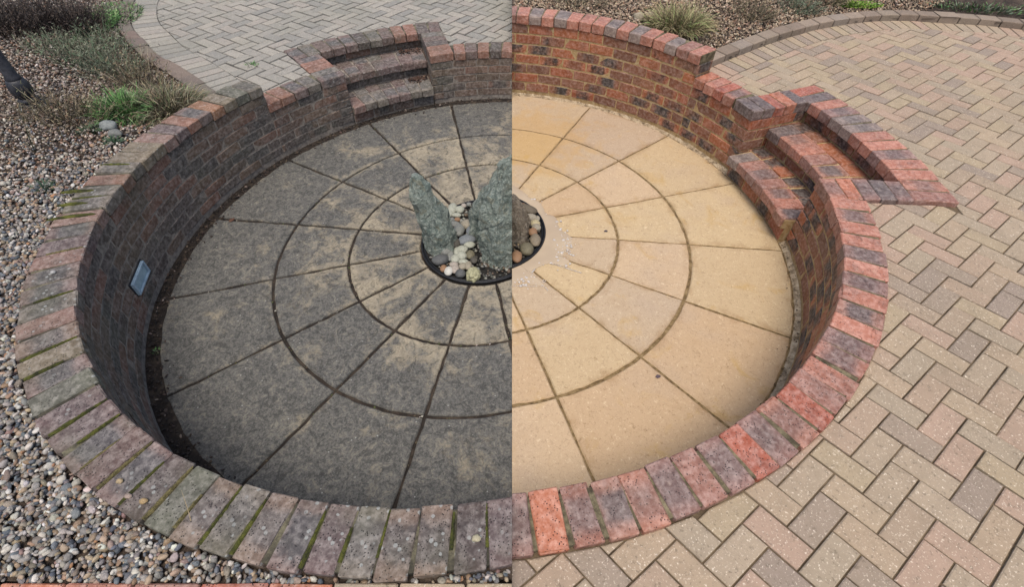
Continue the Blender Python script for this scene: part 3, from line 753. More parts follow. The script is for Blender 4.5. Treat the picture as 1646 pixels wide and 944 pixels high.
# ------------------------------------------------------------------ planting beds
def bedzL(P):
    d = -sdc(KL, P) - .06; s = np.clip(d / .9, 0, 1); s = s * s * (3 - 2 * s)
    near = np.where(P[:, 1] < 2.5, 1.0, s)
    up = np.clip((3.3 - P[:, 1]) / 1.0, 0, 1)
    return .452 + (.126 + .038 * up) * np.maximum(s, near * (P[:, 1] < 2.5)) + .012 * np.sin(P[:, 0] * 2.3) * np.sin(P[:, 1] * 1.9)
def bedzR(P):
    d = -sdc(KR, P) - .07; s = np.clip(d / .7, 0, 1); s = s * s * (3 - 2 * s)
    return .575 + .115 * s + .012 * np.sin(P[:, 0] * 2.3) * np.sin(P[:, 1] * 1.9)
def ysplit(P): return P[:, 1] > .353 + .0357 * (P[:, 0] + .5)          # the brick edging that ends the gravel in front
keepL = lambda P: (rad(L, P) > L.ro - .05) & (sdc(KL, P) < .05) & ysplit(P - np.array([0, -.02])) & (side(np.column_stack([P, np.full(len(P), .6)])) < .05)
keepR = lambda P: (rad(R, P) > R.ro - .04) & (sdc(KR, P) < .05) & (degs(R, P) > 30) & (P[:, 1] > 3.6) & (side(np.column_stack([P, np.full(len(P), .6)])) > -.05)
region_grid(L, lambda P: bedzL(P) - .012, keepL, -8, 1, .2, 9.5, .06, 'gravel_bed', 'soil', kind='structure')
region_grid(R, lambda P: bedzR(P) - .010, keepR, -1, 9, 3.5, 9.5, .06, 'mulch_bed', 'soil', kind='structure')

def icos(sub):
    bm = bmesh.new(); bmesh.ops.create_icosphere(bm, subdivisions=sub, radius=1); V = np.array([v.co[:] for v in bm.verts]); Fc = np.array([[v.index for v in f.verts] for f in bm.faces]); bm.free(); return V, Fc
ICO = {1: icos(1), 2: icos(2), 3: icos(3)}
def stones(pos, size, cols, sub, flat=.55, lumpy=.12, elong=.72, tilt=.45, sq=0.0):
    """many stones as arrays: pos (n,3), size (n,), cols (n,3)"""
    n = len(pos); V0, F0 = ICO[sub]; m = len(V0)
    ax = np.stack([size, size * rng.uniform(elong * .8, min(1, elong * 1.25), n), size * rng.uniform(flat * .75, flat * 1.3, n)], 1)
    V = np.repeat(V0[None], n, 0)
    # each stone gets its own low-frequency lobes
    for _ in range(3):
        d = rng.normal(size=(n, 1, 3)); d /= np.linalg.norm(d, axis=2, keepdims=True)
        dot = (V0[None] * d).sum(2, keepdims=True); V = V * (1 + rng.normal(0, lumpy, (n, 1, 1)) * np.clip(dot, -.2, 1) ** 2)
    if sq: V = np.sign(V) * np.abs(V) ** (1 - sq)
    V = V * (1 + rng.normal(0, lumpy * .35, (n, m, 1))) * ax[:, None, :]
    yaw = rng.uniform(0, 2 * np.pi, n); a, b_ = rng.normal(0, tilt, n), rng.normal(0, tilt, n)
    ca, sa = np.cos(a)[:, None], np.sin(a)[:, None]; y, z = V[..., 1] * ca - V[..., 2] * sa, V[..., 1] * sa + V[..., 2] * ca; V[..., 1], V[..., 2] = y, z
    ca, sa = np.cos(b_)[:, None], np.sin(b_)[:, None]; x, z = V[..., 0] * ca - V[..., 2] * sa, V[..., 0] * sa + V[..., 2] * ca; V[..., 0], V[..., 2] = x, z
    ca, sa = np.cos(yaw)[:, None], np.sin(yaw)[:, None]; x, y = V[..., 0] * ca - V[..., 1] * sa, V[..., 0] * sa + V[..., 1] * ca; V[..., 0], V[..., 1] = x, y
    V = V + pos[:, None, :]
    Fc = (F0[None] + (np.arange(n) * m)[:, None, None]).reshape(-1, 3)
    return V.reshape(-1, 3), Fc, np.repeat(cols, m, 0)
def big_mesh(name, chunks, mat, smooth_frac=.6, parent=None, **kw):
    V = np.concatenate([c[0] for c in chunks]); C_ = np.concatenate([c[2] for c in chunks]); o = 0; Fs = []
    for c in chunks: Fs.append(c[1] + o); o += len(c[0])
    Fc = np.concatenate(Fs); me = bpy.data.meshes.new(name); org = V.mean(0)
    me.vertices.add(len(V)); me.vertices.foreach_set('co', (V - org).astype(np.float32).ravel())
    me.loops.add(Fc.size); me.loops.foreach_set('vertex_index', Fc.astype(np.int32).ravel())
    me.polygons.add(len(Fc)); me.polygons.foreach_set('loop_start', np.arange(0, Fc.size, 3, dtype=np.int32)); me.polygons.foreach_set('loop_total', np.full(len(Fc), 3, np.int32))
    me.polygons.foreach_set('use_smooth', np.repeat(rng.random(len(Fc) // 20 + 1) < smooth_frac, 20)[:len(Fc)])
    at = me.attributes.new('col', 'FLOAT_COLOR', 'POINT'); at.data.foreach_set('color', np.column_stack([C_, np.ones(len(C_))]).astype(np.float32).ravel())
    me.materials.append(MAT[mat]); me.update(calc_edges=True); me.validate()
    return link(name, me, parent, tuple(org), 0, **kw)
def pick(pals, n, g=.72, jit=.10):
    P = np.array([lin(c, g)[:3] for c, w_ in pals]); w_ = np.array([w_ for c, w_ in pals], float); w_ /= w_.sum()
    C_ = P[rng.choice(len(P), n, p=w_)]; return np.clip(C_ * rng.normal(1, jit, (n, 1)) * rng.normal(1, .03, (n, 3)), .01, .9)
def scatter(h, keep, x0, x1, y0, y1, dens):
    n = int((x1 - x0) * (y1 - y0) * dens); P = np.stack([rng.uniform(x0, x1, n), rng.uniform(y0, y1, n)], 1)
    Q = np.column_stack([P, np.full(n, .58)]); x, y, z = project(Q); m = (z > .3) & (x > -90) & (x < 1740) & (y > -70) & (y < 1010) & (side(Q) * h.sg > .012)
    P = P[m]; return P[keep(P)]
PAL_N = [((160, 154, 146), 20), ((134, 130, 126), 18), ((82, 88, 96), 12), ((108, 114, 120), 11), ((168, 148, 124), 14), ((148, 122, 98), 8), ((196, 190, 180), 16), ((142, 130, 116), 14), ((172, 128, 94), 2), ((212, 208, 200), 6), ((150, 126, 116), 5)]
PAL_F = [((160, 148, 136), 20), ((134, 120, 108), 20), ((180, 170, 158), 14), ((108, 98, 90), 14), ((150, 122, 102), 12), ((84, 78, 74), 10), ((204, 196, 184), 6), ((112, 82, 64), 9)]
PAL_R = [((176, 154, 128), 20), ((150, 128, 106), 20), ((196, 176, 150), 14), ((122, 104, 86), 14), ((98, 82, 68), 10), ((206, 190, 168), 6), ((158, 122, 96), 8)]
kL = lambda P: (rad(L, P) > L.ro + .003) & (sdc(KL, P) < -.07) & ysplit(P)
P = scatter(L, kL, -6.5, .1, .25, 7, 5400)
far = np.clip((P[:, 1] - 2.0) / 1.2, 0, 1); z = bedzL(P); ch = []
dist = np.linalg.norm(np.column_stack([P, z]) - CAM, axis=1)
sz = np.where(rng.random(len(P)) < .25, rng.uniform(.0115, .0185, len(P)), rng.uniform(.0065, .0125, len(P))) * np.where(far > .5, .88, 1.0)
keepd = rng.random(len(P)) < np.where(dist > 4.2, .62, 1.0)
P, far, z, dist, sz = P[keepd], far[keepd], z[keepd], dist[keepd], sz[keepd]
colr = np.where((rng.random(len(P)) < far)[:, None], pick(PAL_F, len(P), .78, .14), pick(PAL_N, len(P), .68, .14))
pos = np.column_stack([P, z + rng.uniform(-.008, .010, len(P))])
nearm = dist < 3.0
E2 = scatter(L, kL, -2.6, .1, .25, 2.4, 3800); z2 = bedzL(E2); p2 = np.column_stack([E2, z2 + rng.uniform(-.010, .002, len(E2))])
ch = [stones(p2, rng.uniform(.008, .014, len(E2)), pick(PAL_N, len(E2), .62, .14), 1, .5, .18), stones(pos[nearm], sz[nearm], colr[nearm], 2, .52, .22, .66, .6), stones(pos[~nearm], sz[~nearm], colr[~nearm], 1, .5, .18)]
gr = big_mesh('gravel', ch, 'gravel_stone', .75, kind='stuff'); tag(gr, 'mixed grey, slate and tan gravel filling the bed outside the grimy wall', 'gravel')
kR = lambda P: (rad(R, P) > R.ro + .012) & (sdc(KR, P) < -.085) & (degs(R, P) > 36) & (P[:, 1] > 4)
P = scatter(R, kR, -.3, 7, 4, 8, 3000); z = bedzR(P)
ch = [stones(np.column_stack([P, z + rng.uniform(-.006, .012, len(P))]), rng.uniform(.007, .017, len(P)), pick(PAL_R, len(P)), 1, .42, .2, .7, .6)]
gr = big_mesh('gravel', ch, 'gravel_stone', .2, kind='stuff'); tag(gr, 'tan gravel chips in the bed behind the clean high wall', 'gravel')
print('gravel done')

# brick edging in front of the gravel
ed = thing('brick_edging', 'reddish then beige flat brick edging along the very front edge of the gravel bed', 'edging', (-.75, .28, .58))
for row in range(4):
  x = -1.95 - .1 * (row % 2); k = row * 3
  while x < .06:
    wd = .205 * rng.uniform(.96, 1.02); yb = .3480 + .0357 * (x + wd / 2 + .5) - row * .111
    V = boxverts(-wd / 2 + .003, wd / 2 - .003, -.105, 0, -.06, 0, .004, .001); rz = .037
    cx = x + wd / 2
    Wd = np.column_stack([V[:, 0] - V[:, 1] * rz + cx, V[:, 1] + V[:, 0] * rz + yb, V[:, 2] + .622])
    ob = emit('brick', L, Wd, BOXF, 'clean_coping_brick' if cx < -.6 else 'clean_paver', ed, Wd.mean(0), rz); x += wd; k += 1
    if ob is not None: ob.color = tint_of(R, 'orpopmro'[k % 8])

# ------------------------------------------------------------------ far ground
V = []; Fc = []; n = 96; cc = (L.c + R.c) / 2
def innr(a):
    r = 2.22
    for h in (L, R):
        d = abs((a - (h.A0 + h.A1) / 2 + 180) % 360 - 180)
        if d < 20: r = max(r, 2.80)
    return r
rads = [0, .6, 2.5, 8, 30, 90]
for i in range(n):
    a = 360 * i / n; r0 = innr(a)
    for q in rads: V.append((cc[0] + math.cos(math.radians(a)) * (r0 + q), cc[1] + math.sin(math.radians(a)) * (r0 + q), .40))
m = len(rads)
for i in range(n):
    for j in range(m - 1): Fc.append([i * m + j, i * m + j + 1, ((i + 1) % n) * m + j + 1, ((i + 1) % n) * m + j])
emit('ground', None, V, Fc, 'soil', None, (cc[0], cc[1], .4), kind='structure')

# ------------------------------------------------------------------ centre: rim, rocks, pebbles, puddle
def torus(h, rr, tr, z, a0=0, a1=360, n=120, m=8):
    V = []; Fc = []
    for i in range(n):
        a = a0 + (a1 - a0) * i / n
        for j in range(m):
            t = 2 * math.pi * j / m; p = PW(h, a, rr + tr * math.cos(t)); V.append((*p, z + tr * 1.3 * math.sin(t)))
    for i in range(n):
        for j in range(m): Fc.append([i * m + j, ((i + 1) % n) * m + j, ((i + 1) % n) * m + (j + 1) % m, i * m + (j + 1) % m])
    return V, Fc
for h, lab in ((L, 'black plastic rim round the dry pebbles at the centre of the stained floor'), (R, 'wet black plastic rim round the pebbles beside the murky puddle')):
    bs = thing('fountain_rim', lab, 'rim', (h.c[0], h.c[1], 0))
    V, Fc = torus(h, .447, .007, .010); emit('rim', h, V, Fc, 'black_plastic', bs, (h.c[0], h.c[1], 0), 0, True)
    V, Fc = torus(h, .430, .006, .006); emit('inner_lip', h, V, Fc, 'black_plastic', bs, (h.c[0], h.c[1], 0), 0, True)
    V, Fc = ring_solid(h, 0, 360, .02, .447, -.014, -.006); emit('basin_floor', h, V, Fc, 'pond_dark', bs, (h.c[0], h.c[1], 0))

def rock(name, h, sections, mat, lab, seed, amp=.03, org=None):
    """sections: (z, cx, cy, rx, ry, twist) up the stone"""
    S_ = sections; V = []; Fc = []; n = 72; m = 84; rs = random.Random(int(seed * 10)); K = 6
    zz = np.linspace(0, 1, m); zs = np.array([s[0] for s in S_])
    phi = [2 * math.pi * (k + rs.uniform(-.28, .28)) / K for k in range(K)]; dk = [rs.uniform(.82, 1.08) for _ in range(K)]; sl = [rs.uniform(-.35, .35) for _ in range(K)]
    for i, t in enumerate(zz):
        z = zs[0] + (zs[-1] - zs[0]) * t
        c = [np.interp(z, zs, [s[q] for s in S_]) for q in range(1, 6)]
        for j in range(n):
            th = 2 * math.pi * j / n
            kk = [(dk[k] + .16 * noise.noise(Vector((k * 7 + seed, z * 5, 0))) + sl[k] * (.3 - t) * .4) / max(math.cos(th - phi[k]), .12) for k in range(K)]
            fac = min(min(kk), 1.35)
            x, y = math.cos(th) * c[2] * fac, math.sin(th) * c[3] * fac
            p = Vector((c[0] + x, c[1] + y, z)); u = p.z * 9 + p.x * 7 + seed
            d = noise.fractal(p * 7 + Vector((seed, seed, seed)), 1, 2.1, 5) * amp * 1.0
            d += (noise.ridged_multi_fractal(Vector((p.x * 20 + seed, p.y * 20, p.z * 8 + p.x * 12)), 1, 2.1, 4, 1, 2) - 1) * amp * .30
            d += (noise.cell(Vector((p.x * 16 + p.z * 8 + seed, p.y * 16, p.z * 7 - p.x * 5))) - .5) * amp * .35
            dr = Vector((math.cos(th), math.sin(th), .25)) * d; V.append(tuple(p + dr * min(1, 3 * max(c[2], .02) / .1)))
    top = V[-n:]; V.append(tuple(np.mean(top, 0) + np.array([0, 0, .006]))); 
    for i in range(m - 1):
        for j in range(n): j2 = (j + 1) % n; Fc += [[i * n + j, i * n + j2, (i + 1) * n + j2, (i + 1) * n + j]]
    for j in range(n): Fc.append([(m - 1) * n + j, (m - 1) * n + (j + 1) % n, m * n])
    Fc.append([j for j in range(n)][::-1])
    o = emit(name, h, V, Fc, mat, None, (S_[0][1], S_[0][2], 0), 0, False); tag(o, lab, 'rock'); return o
rock('standing_stone', L, [(-.01, -.50, 2.56, .11, .10, .3), (.12, -.515, 2.57, .120, .10, .3), (.26, -.555, 2.59, .108, .09, .4), (.40, -.595, 2.60, .080, .07, .5), (.49, -.622, 2.61, .058, .05, .6), (.56, -.640, 2.615, .024, .022, .6)],
     'green_rock', 'shorter grey-green standing stone leaning left among the pale pebbles', 3.1, .018)
rock('standing_stone', L, [(-.01, -.10, 2.47, .135, .12, .2), (.14, -.105, 2.50, .150, .12, .2), (.30, -.10, 2.53, .155, .11, .2), (.45, -.085, 2.55, .135, .10, .1), (.58, -.065, 2.57, .105, .085, .1), (.68, -.045, 2.58, .07, .06, .1), (.745, -.035, 2.58, .035, .035, .1)],
     'green_rock', 'tallest grey-green standing stone rising to a point at the middle of the photo', 8.7, .024)
rock('standing_stone', L, [(-.01, -.24, 2.70, .07, .09, .2), (.15, -.235, 2.71, .075, .08, .2), (.30, -.21, 2.70, .06, .07, .2), (.42, -.16, 2.68, .04, .05, .1), (.48, -.13, 2.67, .02, .03, .1)],
     'green_rock', 'small sloping grey-green stone shoulder behind the tallest standing stone', 5.5, .022)
rock('boulder', R, [(-.01, .0, 2.72, .11, .14, .2), (.08, .005, 2.74, .105, .13, .2), (.16, .0, 2.76, .085, .11, .2), (.23, -.01, 2.78, .055, .08, .1), (.28, -.02, 2.79, .025, .04, .1)],
     'brown_rock', 'brown wet boulder among pebbles on the cleaned side of the rim', 12.3, .015)
PB = {'p': (170, 172, 156), 'w': (200, 198, 188), 'k': (168, 158, 146), 'g': (130, 132, 126), 't': (154, 146, 128), 'b': (120, 126, 130), 'd': (78, 74, 66), 'o': (112, 106, 84), 's': (86, 88, 88), 'r': (146, 112, 82), 'c': (180, 168, 132)}
PBL = [(-0.471, 2.958, 0.029, 0.045, 'p'), (-0.416, 2.947, 0.028, 0.031, 'p'), (-0.486, 2.894, 0.02, 0.029, 'p'), (-0.516, 2.91, 0.016, 0.037, 'w'), (-0.392, 2.999, 0.018, 0.019, 'k'), (-0.356, 3.02, 0.016, 0.017, 'g'), (-0.44, 2.776, 0.034, 0.025, 'g'), (-0.346, 2.777, 0.039, 0.037, 't'), (-0.4, 2.712, 0.034, 0.051, 'g'), (-0.307, 2.709, 0.033, 0.042, 'b'), (-0.331, 2.611, 0.054, 0.038, 'b'), (-0.407, 2.575, 0.03, 0.034, 'd'), (-0.311, 2.565, 0.032, 0.026, 'p'), (-0.47, 2.494, 0.033, 0.034, 'g'), (-0.354, 2.516, 0.032, 0.027, 'p'), (-0.389, 2.495, 0.021, 0.034, 'p'), (-0.43, 2.448, 0.019, 0.042, 'g'), (-0.353, 2.451, 0.03, 0.03, 'p'), (-0.297, 2.466, 0.026, 0.034, 'o'), (-0.393, 2.42, 0.027, 0.033, 'p'), (-0.492, 2.403, 0.049, 0.037, 's'), (-0.337, 2.397, 0.031, 0.017, 'p'), (-0.462, 2.325, 0.02, 0.026, 'r'), (-0.426, 2.303, 0.024, 0.033, 'w'), (-0.397, 2.364, 0.026, 0.02, 'k'), (-0.385, 2.322, 0.024, 0.031, 'k'), (-0.338, 2.351, 0.023, 0.026, 't'), (-0.301, 2.363, 0.02, 0.033, 't'), (-0.267, 2.416, 0.021, 0.027, 'd'), (-0.345, 2.282, 0.03, 0.029, 's'), (-0.424, 2.837, 0.02, 0.016, 'r'), (-0.467, 2.826, 0.023, 0.02, 'g'), (-0.434, 2.885, 0.03, 0.018, 'p')]
PBR = [(0.003, 3.058, 0.029, 0.038, 's'), (0.094, 2.976, 0.064, 0.037, 's'), (0.111, 2.888, 0.043, 0.029, 't'), (0.165, 2.882, 0.017, 0.026, 't'), (0.089, 2.826, 0.025, 0.036, 'o'), (0.15, 2.821, 0.031, 0.029, 'c'), (0.158, 2.779, 0.028, 0.029, 't'), (0.132, 2.727, 0.028, 0.032, 'r'), (0.15, 2.639, 0.032, 0.052, 'g'), (0.09, 2.542, 0.04, 0.048, 'o'), (0.023, 2.465, 0.031, 0.047, 'r'), (0.047, 3.033, 0.029, 0.019, 'r')]
LBL = {0: 'upright oval pale pebble at the back left of the pebble heap', 1: 'round pale pebble at the back, right of the upright oval one', 2: 'pale pebble low behind the shorter standing stone', 3: 'narrow off-white pebble touching the shorter standing stone at the back', 4: 'small pinkish pebble at the very back of the heap', 5: 'tiny grey pebble at the back, nearest the tallest stone',
       6: 'flat grey pebble mid heap beside the shorter stone', 7: 'broad tan-grey pebble against the tall stone, middle of the heap', 8: 'large upright grey pebble in the middle of the heap', 9: 'blue-grey pebble tucked under the tall stone', 10: 'long blue-grey pebble lying across the middle of the heap', 11: 'dark brown pebble left of the long blue-grey one', 12: 'pale pebble by the tall stone below the long blue-grey one',
       13: 'round grey pebble at the foot of the shorter standing stone', 14: 'pale oval pebble, upper of the pale cluster in front', 15: 'small pale pebble overlapping the upper oval one of the front cluster', 16: 'narrow upright grey pebble left of the front pale cluster', 17: 'pale oval pebble slanting in the centre of the front cluster', 18: 'olive dark pebble at the foot of the tall stone', 19: 'round pale pebble at the left of the front cluster',
       20: 'big elongated slate pebble near the left of the rim', 21: 'thin flat pale pebble under the front cluster', 22: 'brown-orange pebble near the front left of the rim', 23: 'bright white oval pebble nearest the front left rim', 24: 'small pinkish-tan pebble behind the white oval ones', 25: 'pinkish white pebble right of the bright white one', 26: 'grey-tan pebble near the front middle of the heap', 27: 'tan pebble beside the foot of the tall stone at the front',
       28: 'dark pebble wedged under the tall stone at the front', 29: 'dark grey pebble lying at the front of the rim', 30: 'small reddish pebble in the back gap of the heap', 31: 'small grey pebble in the back gap of the heap', 32: 'flat pale pebble just below the round one at the back'}
LBR = {0: 'dark grey pebble behind the brown boulder', 1: 'long dark wet pebble along the back of the right rim', 2: 'tan-grey pebble below the long dark one', 3: 'small tan pebble against the right rim', 4: 'olive pebble beside the brown boulder', 5: 'cream banded pebble near the right rim', 6: 'tan pebble under the cream one at the right rim', 7: 'brown-orange pebble right of the boulder', 8: 'large grey pebble by the right rim', 9: 'large olive-tan pebble at the front right of the rim', 10: 'orange-tan pebble at the front of the boulder', 11: 'small brown pebble behind the boulder beside the dark one'}
for h, lst, lb in ((L, PBL, LBL), (R, PBR, LBR)):
    for i, (x, y, rx, ry, c) in enumerate(lst):
        V0, F0 = ICO[3]; V = V0.copy(); sd = 10 * i + (500 if h is R else 0)
        for q in range(len(V)): V[q] *= 1 + .10 * noise.noise(Vector(V[q]) * 1.3 + Vector((sd, 0, 0)))
        V = V * np.array([rx, ry, min(rx, ry) * .72]) * 1.22
        rz = 0
        if (h is L and i in (10, 20)): rz = .45
        if (h is R and i == 1): rz = -.45
        if (h is L and i == 17): rz = -.4
        V = np.stack([V[:, 0] * math.cos(rz) - V[:, 1] * math.sin(rz), V[:, 0] * math.sin(rz) + V[:, 1] * math.cos(rz), V[:, 2]], 1) + np.array([x, y, .022 + min(rx, ry) * .3])
        pc = {'s': (102, 92, 76), 'g': (134, 122, 102)}.get(c, PB[c]) if h is R else PB[c]
        cc_ = np.array(lin(pc, .74)[:3]); r = cut(h, V, F0.tolist())
        if r is None: continue
        Vr, Fr = r
        o = emit('pebble', None, Vr, Fr, 'gravel_stone', None, (x, y, 0), 0, True, attrs={'col': ('FLOAT_COLOR', np.column_stack([np.repeat(cc_[None], len(Vr), 0) * 1.0, np.ones(len(Vr))]))})
        tag(o, lb[i], 'pebble', 'pebbles heaped inside the black rim')
for h, pl, lab in ((L, [((128, 128, 120), 3), ((80, 78, 72), 4), ((150, 148, 136), 3), ((100, 86, 70), 2)], 'small grey stones packed between the larger pebbles by the standing stones'), (R, [((110, 100, 84), 3), ((82, 76, 66), 4), ((150, 130, 100), 2)], 'small wet brown stones packed round the boulder')):
    P = np.stack([rng.uniform(-.75, .35, 2600), rng.uniform(2.1, 3.3, 2600)], 1); P = P[(rad(h, P) < .41)]; Q = np.column_stack([P, np.full(len(P), .01)]); Q = Q[side(Q) * h.sg > .015]
    n = len(Q); Q[:, 2] = rng.uniform(-.002, .026, n)
    o = big_mesh('small_stones', [stones(Q, rng.uniform(.008, .019, n), pick(pl, n), 1, .6, .12)], 'gravel_stone', 1.0, kind='stuff'); tag(o, lab, 'stones')
# pale rough stone at the front
V0, F0 = ICO[3]; V = np.array([v * (1 + .35 * noise.noise(Vector(v) * 2.2 + Vector((7, 0, 0)))) for v in V0]) * np.array([.045, .05, .045]) + np.array([-.262, 2.272, .035])
o = emit('rough_stone', L, V, F0.tolist(), 'gravel_stone', None, (-.262, 2.272, 0), 0, False, attrs={'col': ('FLOAT_COLOR', np.column_stack([np.repeat([lin((166, 164, 130), .75)[:3]], len(V), 0), np.ones(len(V))]))})
tag(o, 'knobbly pale yellow-grey stone at the front of the rim under the tall stone', 'stone')

# murky puddle and its foam
WP = [(-0.04, 3.336), (0.052, 3.243), (0.111, 3.166), (0.189, 3.109), (0.235, 2.983), (0.305, 2.936), (0.333, 2.809), (0.39, 2.75), (0.419, 2.692), (0.397, 2.611), (0.36, 2.571), (0.345, 2.519), (0.386, 2.472), (0.341, 2.421), (0.252, 2.44), (0.158, 2.387), (0.12, 2.338), (0.158, 2.282), (0.211, 2.229), (0.129, 2.235), (0.059, 2.265), (-0.006, 2.206)]
OUT = catmull(WP, .012); OUT = OUT + rng.normal(0, .002, OUT.shape)
INN = []
for p in OUT:
    q = loc(R, p); q = q / np.linalg.norm(q) * .455; INN.append(R.S @ q + R.c)
INN = np.array(INN); n = len(OUT); V = []; Fc = []
for k in range(n):
    for t, zt in ((0, .0035), (.5, .0040), (.93, .0036), (1, .0002)):
        p = INN[k] * (1 - t) + OUT[k] * t; V.append((*p, zt + .002))
for k in range(n - 1):
    for j in range(3): Fc.append([4 * k + j, 4 * k + j + 1, 4 * k + 5 + j, 4 * k + 4 + j])
emit('puddle', R, V, Fc, 'murky_water', None, (.2, 2.7, .004), 0, True, kind='structure')
fo = []; fs = []
for _ in range(110):
    if rng.random() < .5: c = np.array([.36, 2.60]) + rng.normal(0, [.035, .08])
    elif rng.random() < .5: c = np.array([.10, 2.25]) + rng.normal(0, [.06, .03])
    else: c = OUT[rng.integers(n)] + rng.normal(0, .012, 2)
    fo.append((*c, .0055)); fs.append(rng.choice([.004, .006, .009, .013], p=[.3, .3, .25, .15]))
# thin foam lines along the joint sides
for a_, b_ in (((.15, 2.38), (.12, 2.33)), ((.12, 2.33), (.235, 2.185)), ((.0, 2.215), (.16, 2.22)), ((.25, 2.44), (.37, 2.40)), ((.36, 2.40), (.46, 2.36))):
    for t in np.linspace(0, 1, 26): c = np.array(a_) * (1 - t) + np.array(b_) * t + rng.normal(0, .0015, 2); fo.append((*c, .004)); fs.append(rng.uniform(.0025, .005))
fo = np.array(fo); fs = np.array(fs); m = (side(fo) > .01) & (rad(R, fo) > .475); fo, fs = fo[m], fs[m]
o = big_mesh('foam', [stones(fo, fs, np.full((len(fo), 3), .8), 1, .35, .1, .8, .02)], 'foam', 1.0, kind='stuff'); tag(o, 'white soap foam bubbles floating on the murky puddle edge', 'foam')

# ------------------------------------------------------------------ wall light
am, r_ = -160.6, L.rw
lt = thing('wall_light', 'rectangular blue-grey recessed light in the dark left wall', 'light', tuple(PW(L, am, r_)) + (.3,))
z0, z1, tw = .160, .250, .106
V, m, rz = local_box(L, am, r_ - .005, r_ + .05, -tw - .012, tw + .012, z0 - .01, z1 + .008, .002, 0); emit('backing', L, V, BOXF, 'black_plastic', lt, m, rz)
for (a_, b_, c_, d_) in ((-tw, tw, z0, z0 + .013), (-tw, tw, z1 - .013, z1), (-tw, -tw + .014, z0 + .0135, z1 - .0135), (tw - .014, tw, z0 + .0135, z1 - .0135)):
    V, m, rz = local_box(L, am, r_ - .020, r_ + .01, a_, b_, c_, d_, .002, 0); emit('frame', L, V, BOXF, 'lamp_frame', lt, m, rz)
V, m, rz = local_box(L, am, r_ - .011, r_ + .01, -tw + .015, tw - .015, z0 + .014, z1 - .014, .001, 0); emit('lens', L, V, BOXF, 'lamp_glass', lt, m, rz)

# ------------------------------------------------------------------ lamp post foot
lp = thing('lamp_post', 'black iron lamp post foot with ringed collar standing in the gravel', 'lamp post', (-3.44, 3.24, .57))
def lathe(prof, n=28):
    V = []; Fc = []
    for r, z in prof:
        r, z = r * .82, (z * .8 if z < .3 else z)
        for j in range(n): t = 2 * math.pi * j / n; V.append((lp.location.x + r * math.cos(t), lp.location.y + r * math.sin(t), .57 + z))
    for i in range(len(prof) - 1):
        for j in range(n): Fc.append([i * n + j, i * n + (j + 1) % n, (i + 1) * n + (j + 1) % n, (i + 1) * n + j])
    Fc.append([(len(prof) - 1) * n + j for j in range(n)]); return V, Fc
for nm, prof in (('base_flange', [(.11, -.02), (.11, .012), (.095, .02), (.085, .022)]), ('collar', [(.085, .022), (.088, .035), (.072, .045), (.072, .055), (.080, .065), (.066, .078), (.060, .09)]),
                 ('bulb', [(.060, .09), (.075, .12), (.080, .16), (.078, .20), (.066, .235), (.056, .245)]), ('shaft', [(.056, .245), (.058, .26), (.048, .275), (.041, .6), (.040, 1.2), (.038, 2.35)])):
    V, Fc = lathe(prof); emit(nm, None, V, Fc, 'iron', lp, tuple(lp.location), 0, True)

# ------------------------------------------------------------------ plants
def ribbons(bases, dirs, lens, wid, droop, cols, seg=5, curl=.3):
    V = []; Fc = []; C_ = []
    for b_, d, ln, c in zip(bases, dirs, lens, cols):
        p = np.array(b_, float); v = np.array(d, float); v /= np.linalg.norm(v); i0 = len(V)
        sd = np.cross(v, [0, 0, 1.0]); sd = sd / (np.linalg.norm(sd) + 1e-6); sd = sd * math.cos(.6) + np.cross(v, sd) * math.sin(.6) * rng.choice([-1, 1])
        k = rng.normal(0, curl / seg, 3)
        for s in range(seg + 1):
            w_ = wid * (1 - (s / seg) ** 2 * .85) * rng.uniform(.9, 1.1); V += [tuple(p - sd * w_ / 2), tuple(p + sd * w_ / 2)]; C_ += [c * (.8 + .3 * s / seg)] * 2
            p = p + v * ln / seg; v = v + np.array([0, 0, -droop / seg]) * (s + 1) / seg * 2 + k; v /= np.linalg.norm(v)
        for s in range(seg): q = i0 + 2 * s; Fc += [[q, q + 1, q + 3], [q, q + 3, q + 2]]
    return np.array(V), np.array(Fc), np.array(C_)
def clump(name, lab, cat, cx, cy, cz, rx, ry, n, ln, wid, spread, droop, pals, mat='leaf', group=None, leaflets=0, stemtuft=0, kind=None, g=.75):
    th = rng.uniform(0, 2 * np.pi, n); rr = np.sqrt(rng.random(n)); bx = cx + np.cos(th) * rr * rx; by = cy + np.sin(th) * rr * ry
    bz = cz - .01 + np.zeros(n)
    out = np.stack([np.cos(th) * rr * spread, np.sin(th) * rr * spread, np.ones(n)], 1) + rng.normal(0, .35, (n, 3)) * [1, 1, .2]
    L_ = rng.uniform(.55, 1.15, n) * ln * (1 - .25 * rr)
    R1 = ribbons(np.stack([bx, by, bz], 1), out, L_, wid, droop, pick(pals, n, g, .15))
    ch = [R1]
    if leaflets:      # small leaves and flower heads along the upper stems
        B = R1[0].reshape(n, -1, 3); q = rng.integers(0, n, leaflets); s = rng.integers(2, B.shape[1], leaflets); pos = B[q, s] + rng.normal(0, .004, (leaflets, 3))
        ch.append(ribbons(pos, rng.normal(0, 1, (leaflets, 3)) + [0, 0, .3], rng.uniform(.012, .03, leaflets), .006, .2, pick(pals, leaflets, g, .2), 2))
    kw = {'kind': kind} if kind else {}
    o = big_mesh(name, ch, mat, 0, **kw); tag(o, lab, cat, group); return o
DRY = [((118, 104, 82), 5), ((146, 132, 104), 5), ((92, 82, 66), 5), ((84, 88, 62), 3), ((176, 164, 136), 3), ((70, 60, 50), 4)]
GRN = [((84, 128, 66), 5), ((116, 158, 92), 4), ((64, 98, 54), 4), ((150, 178, 124), 2)]
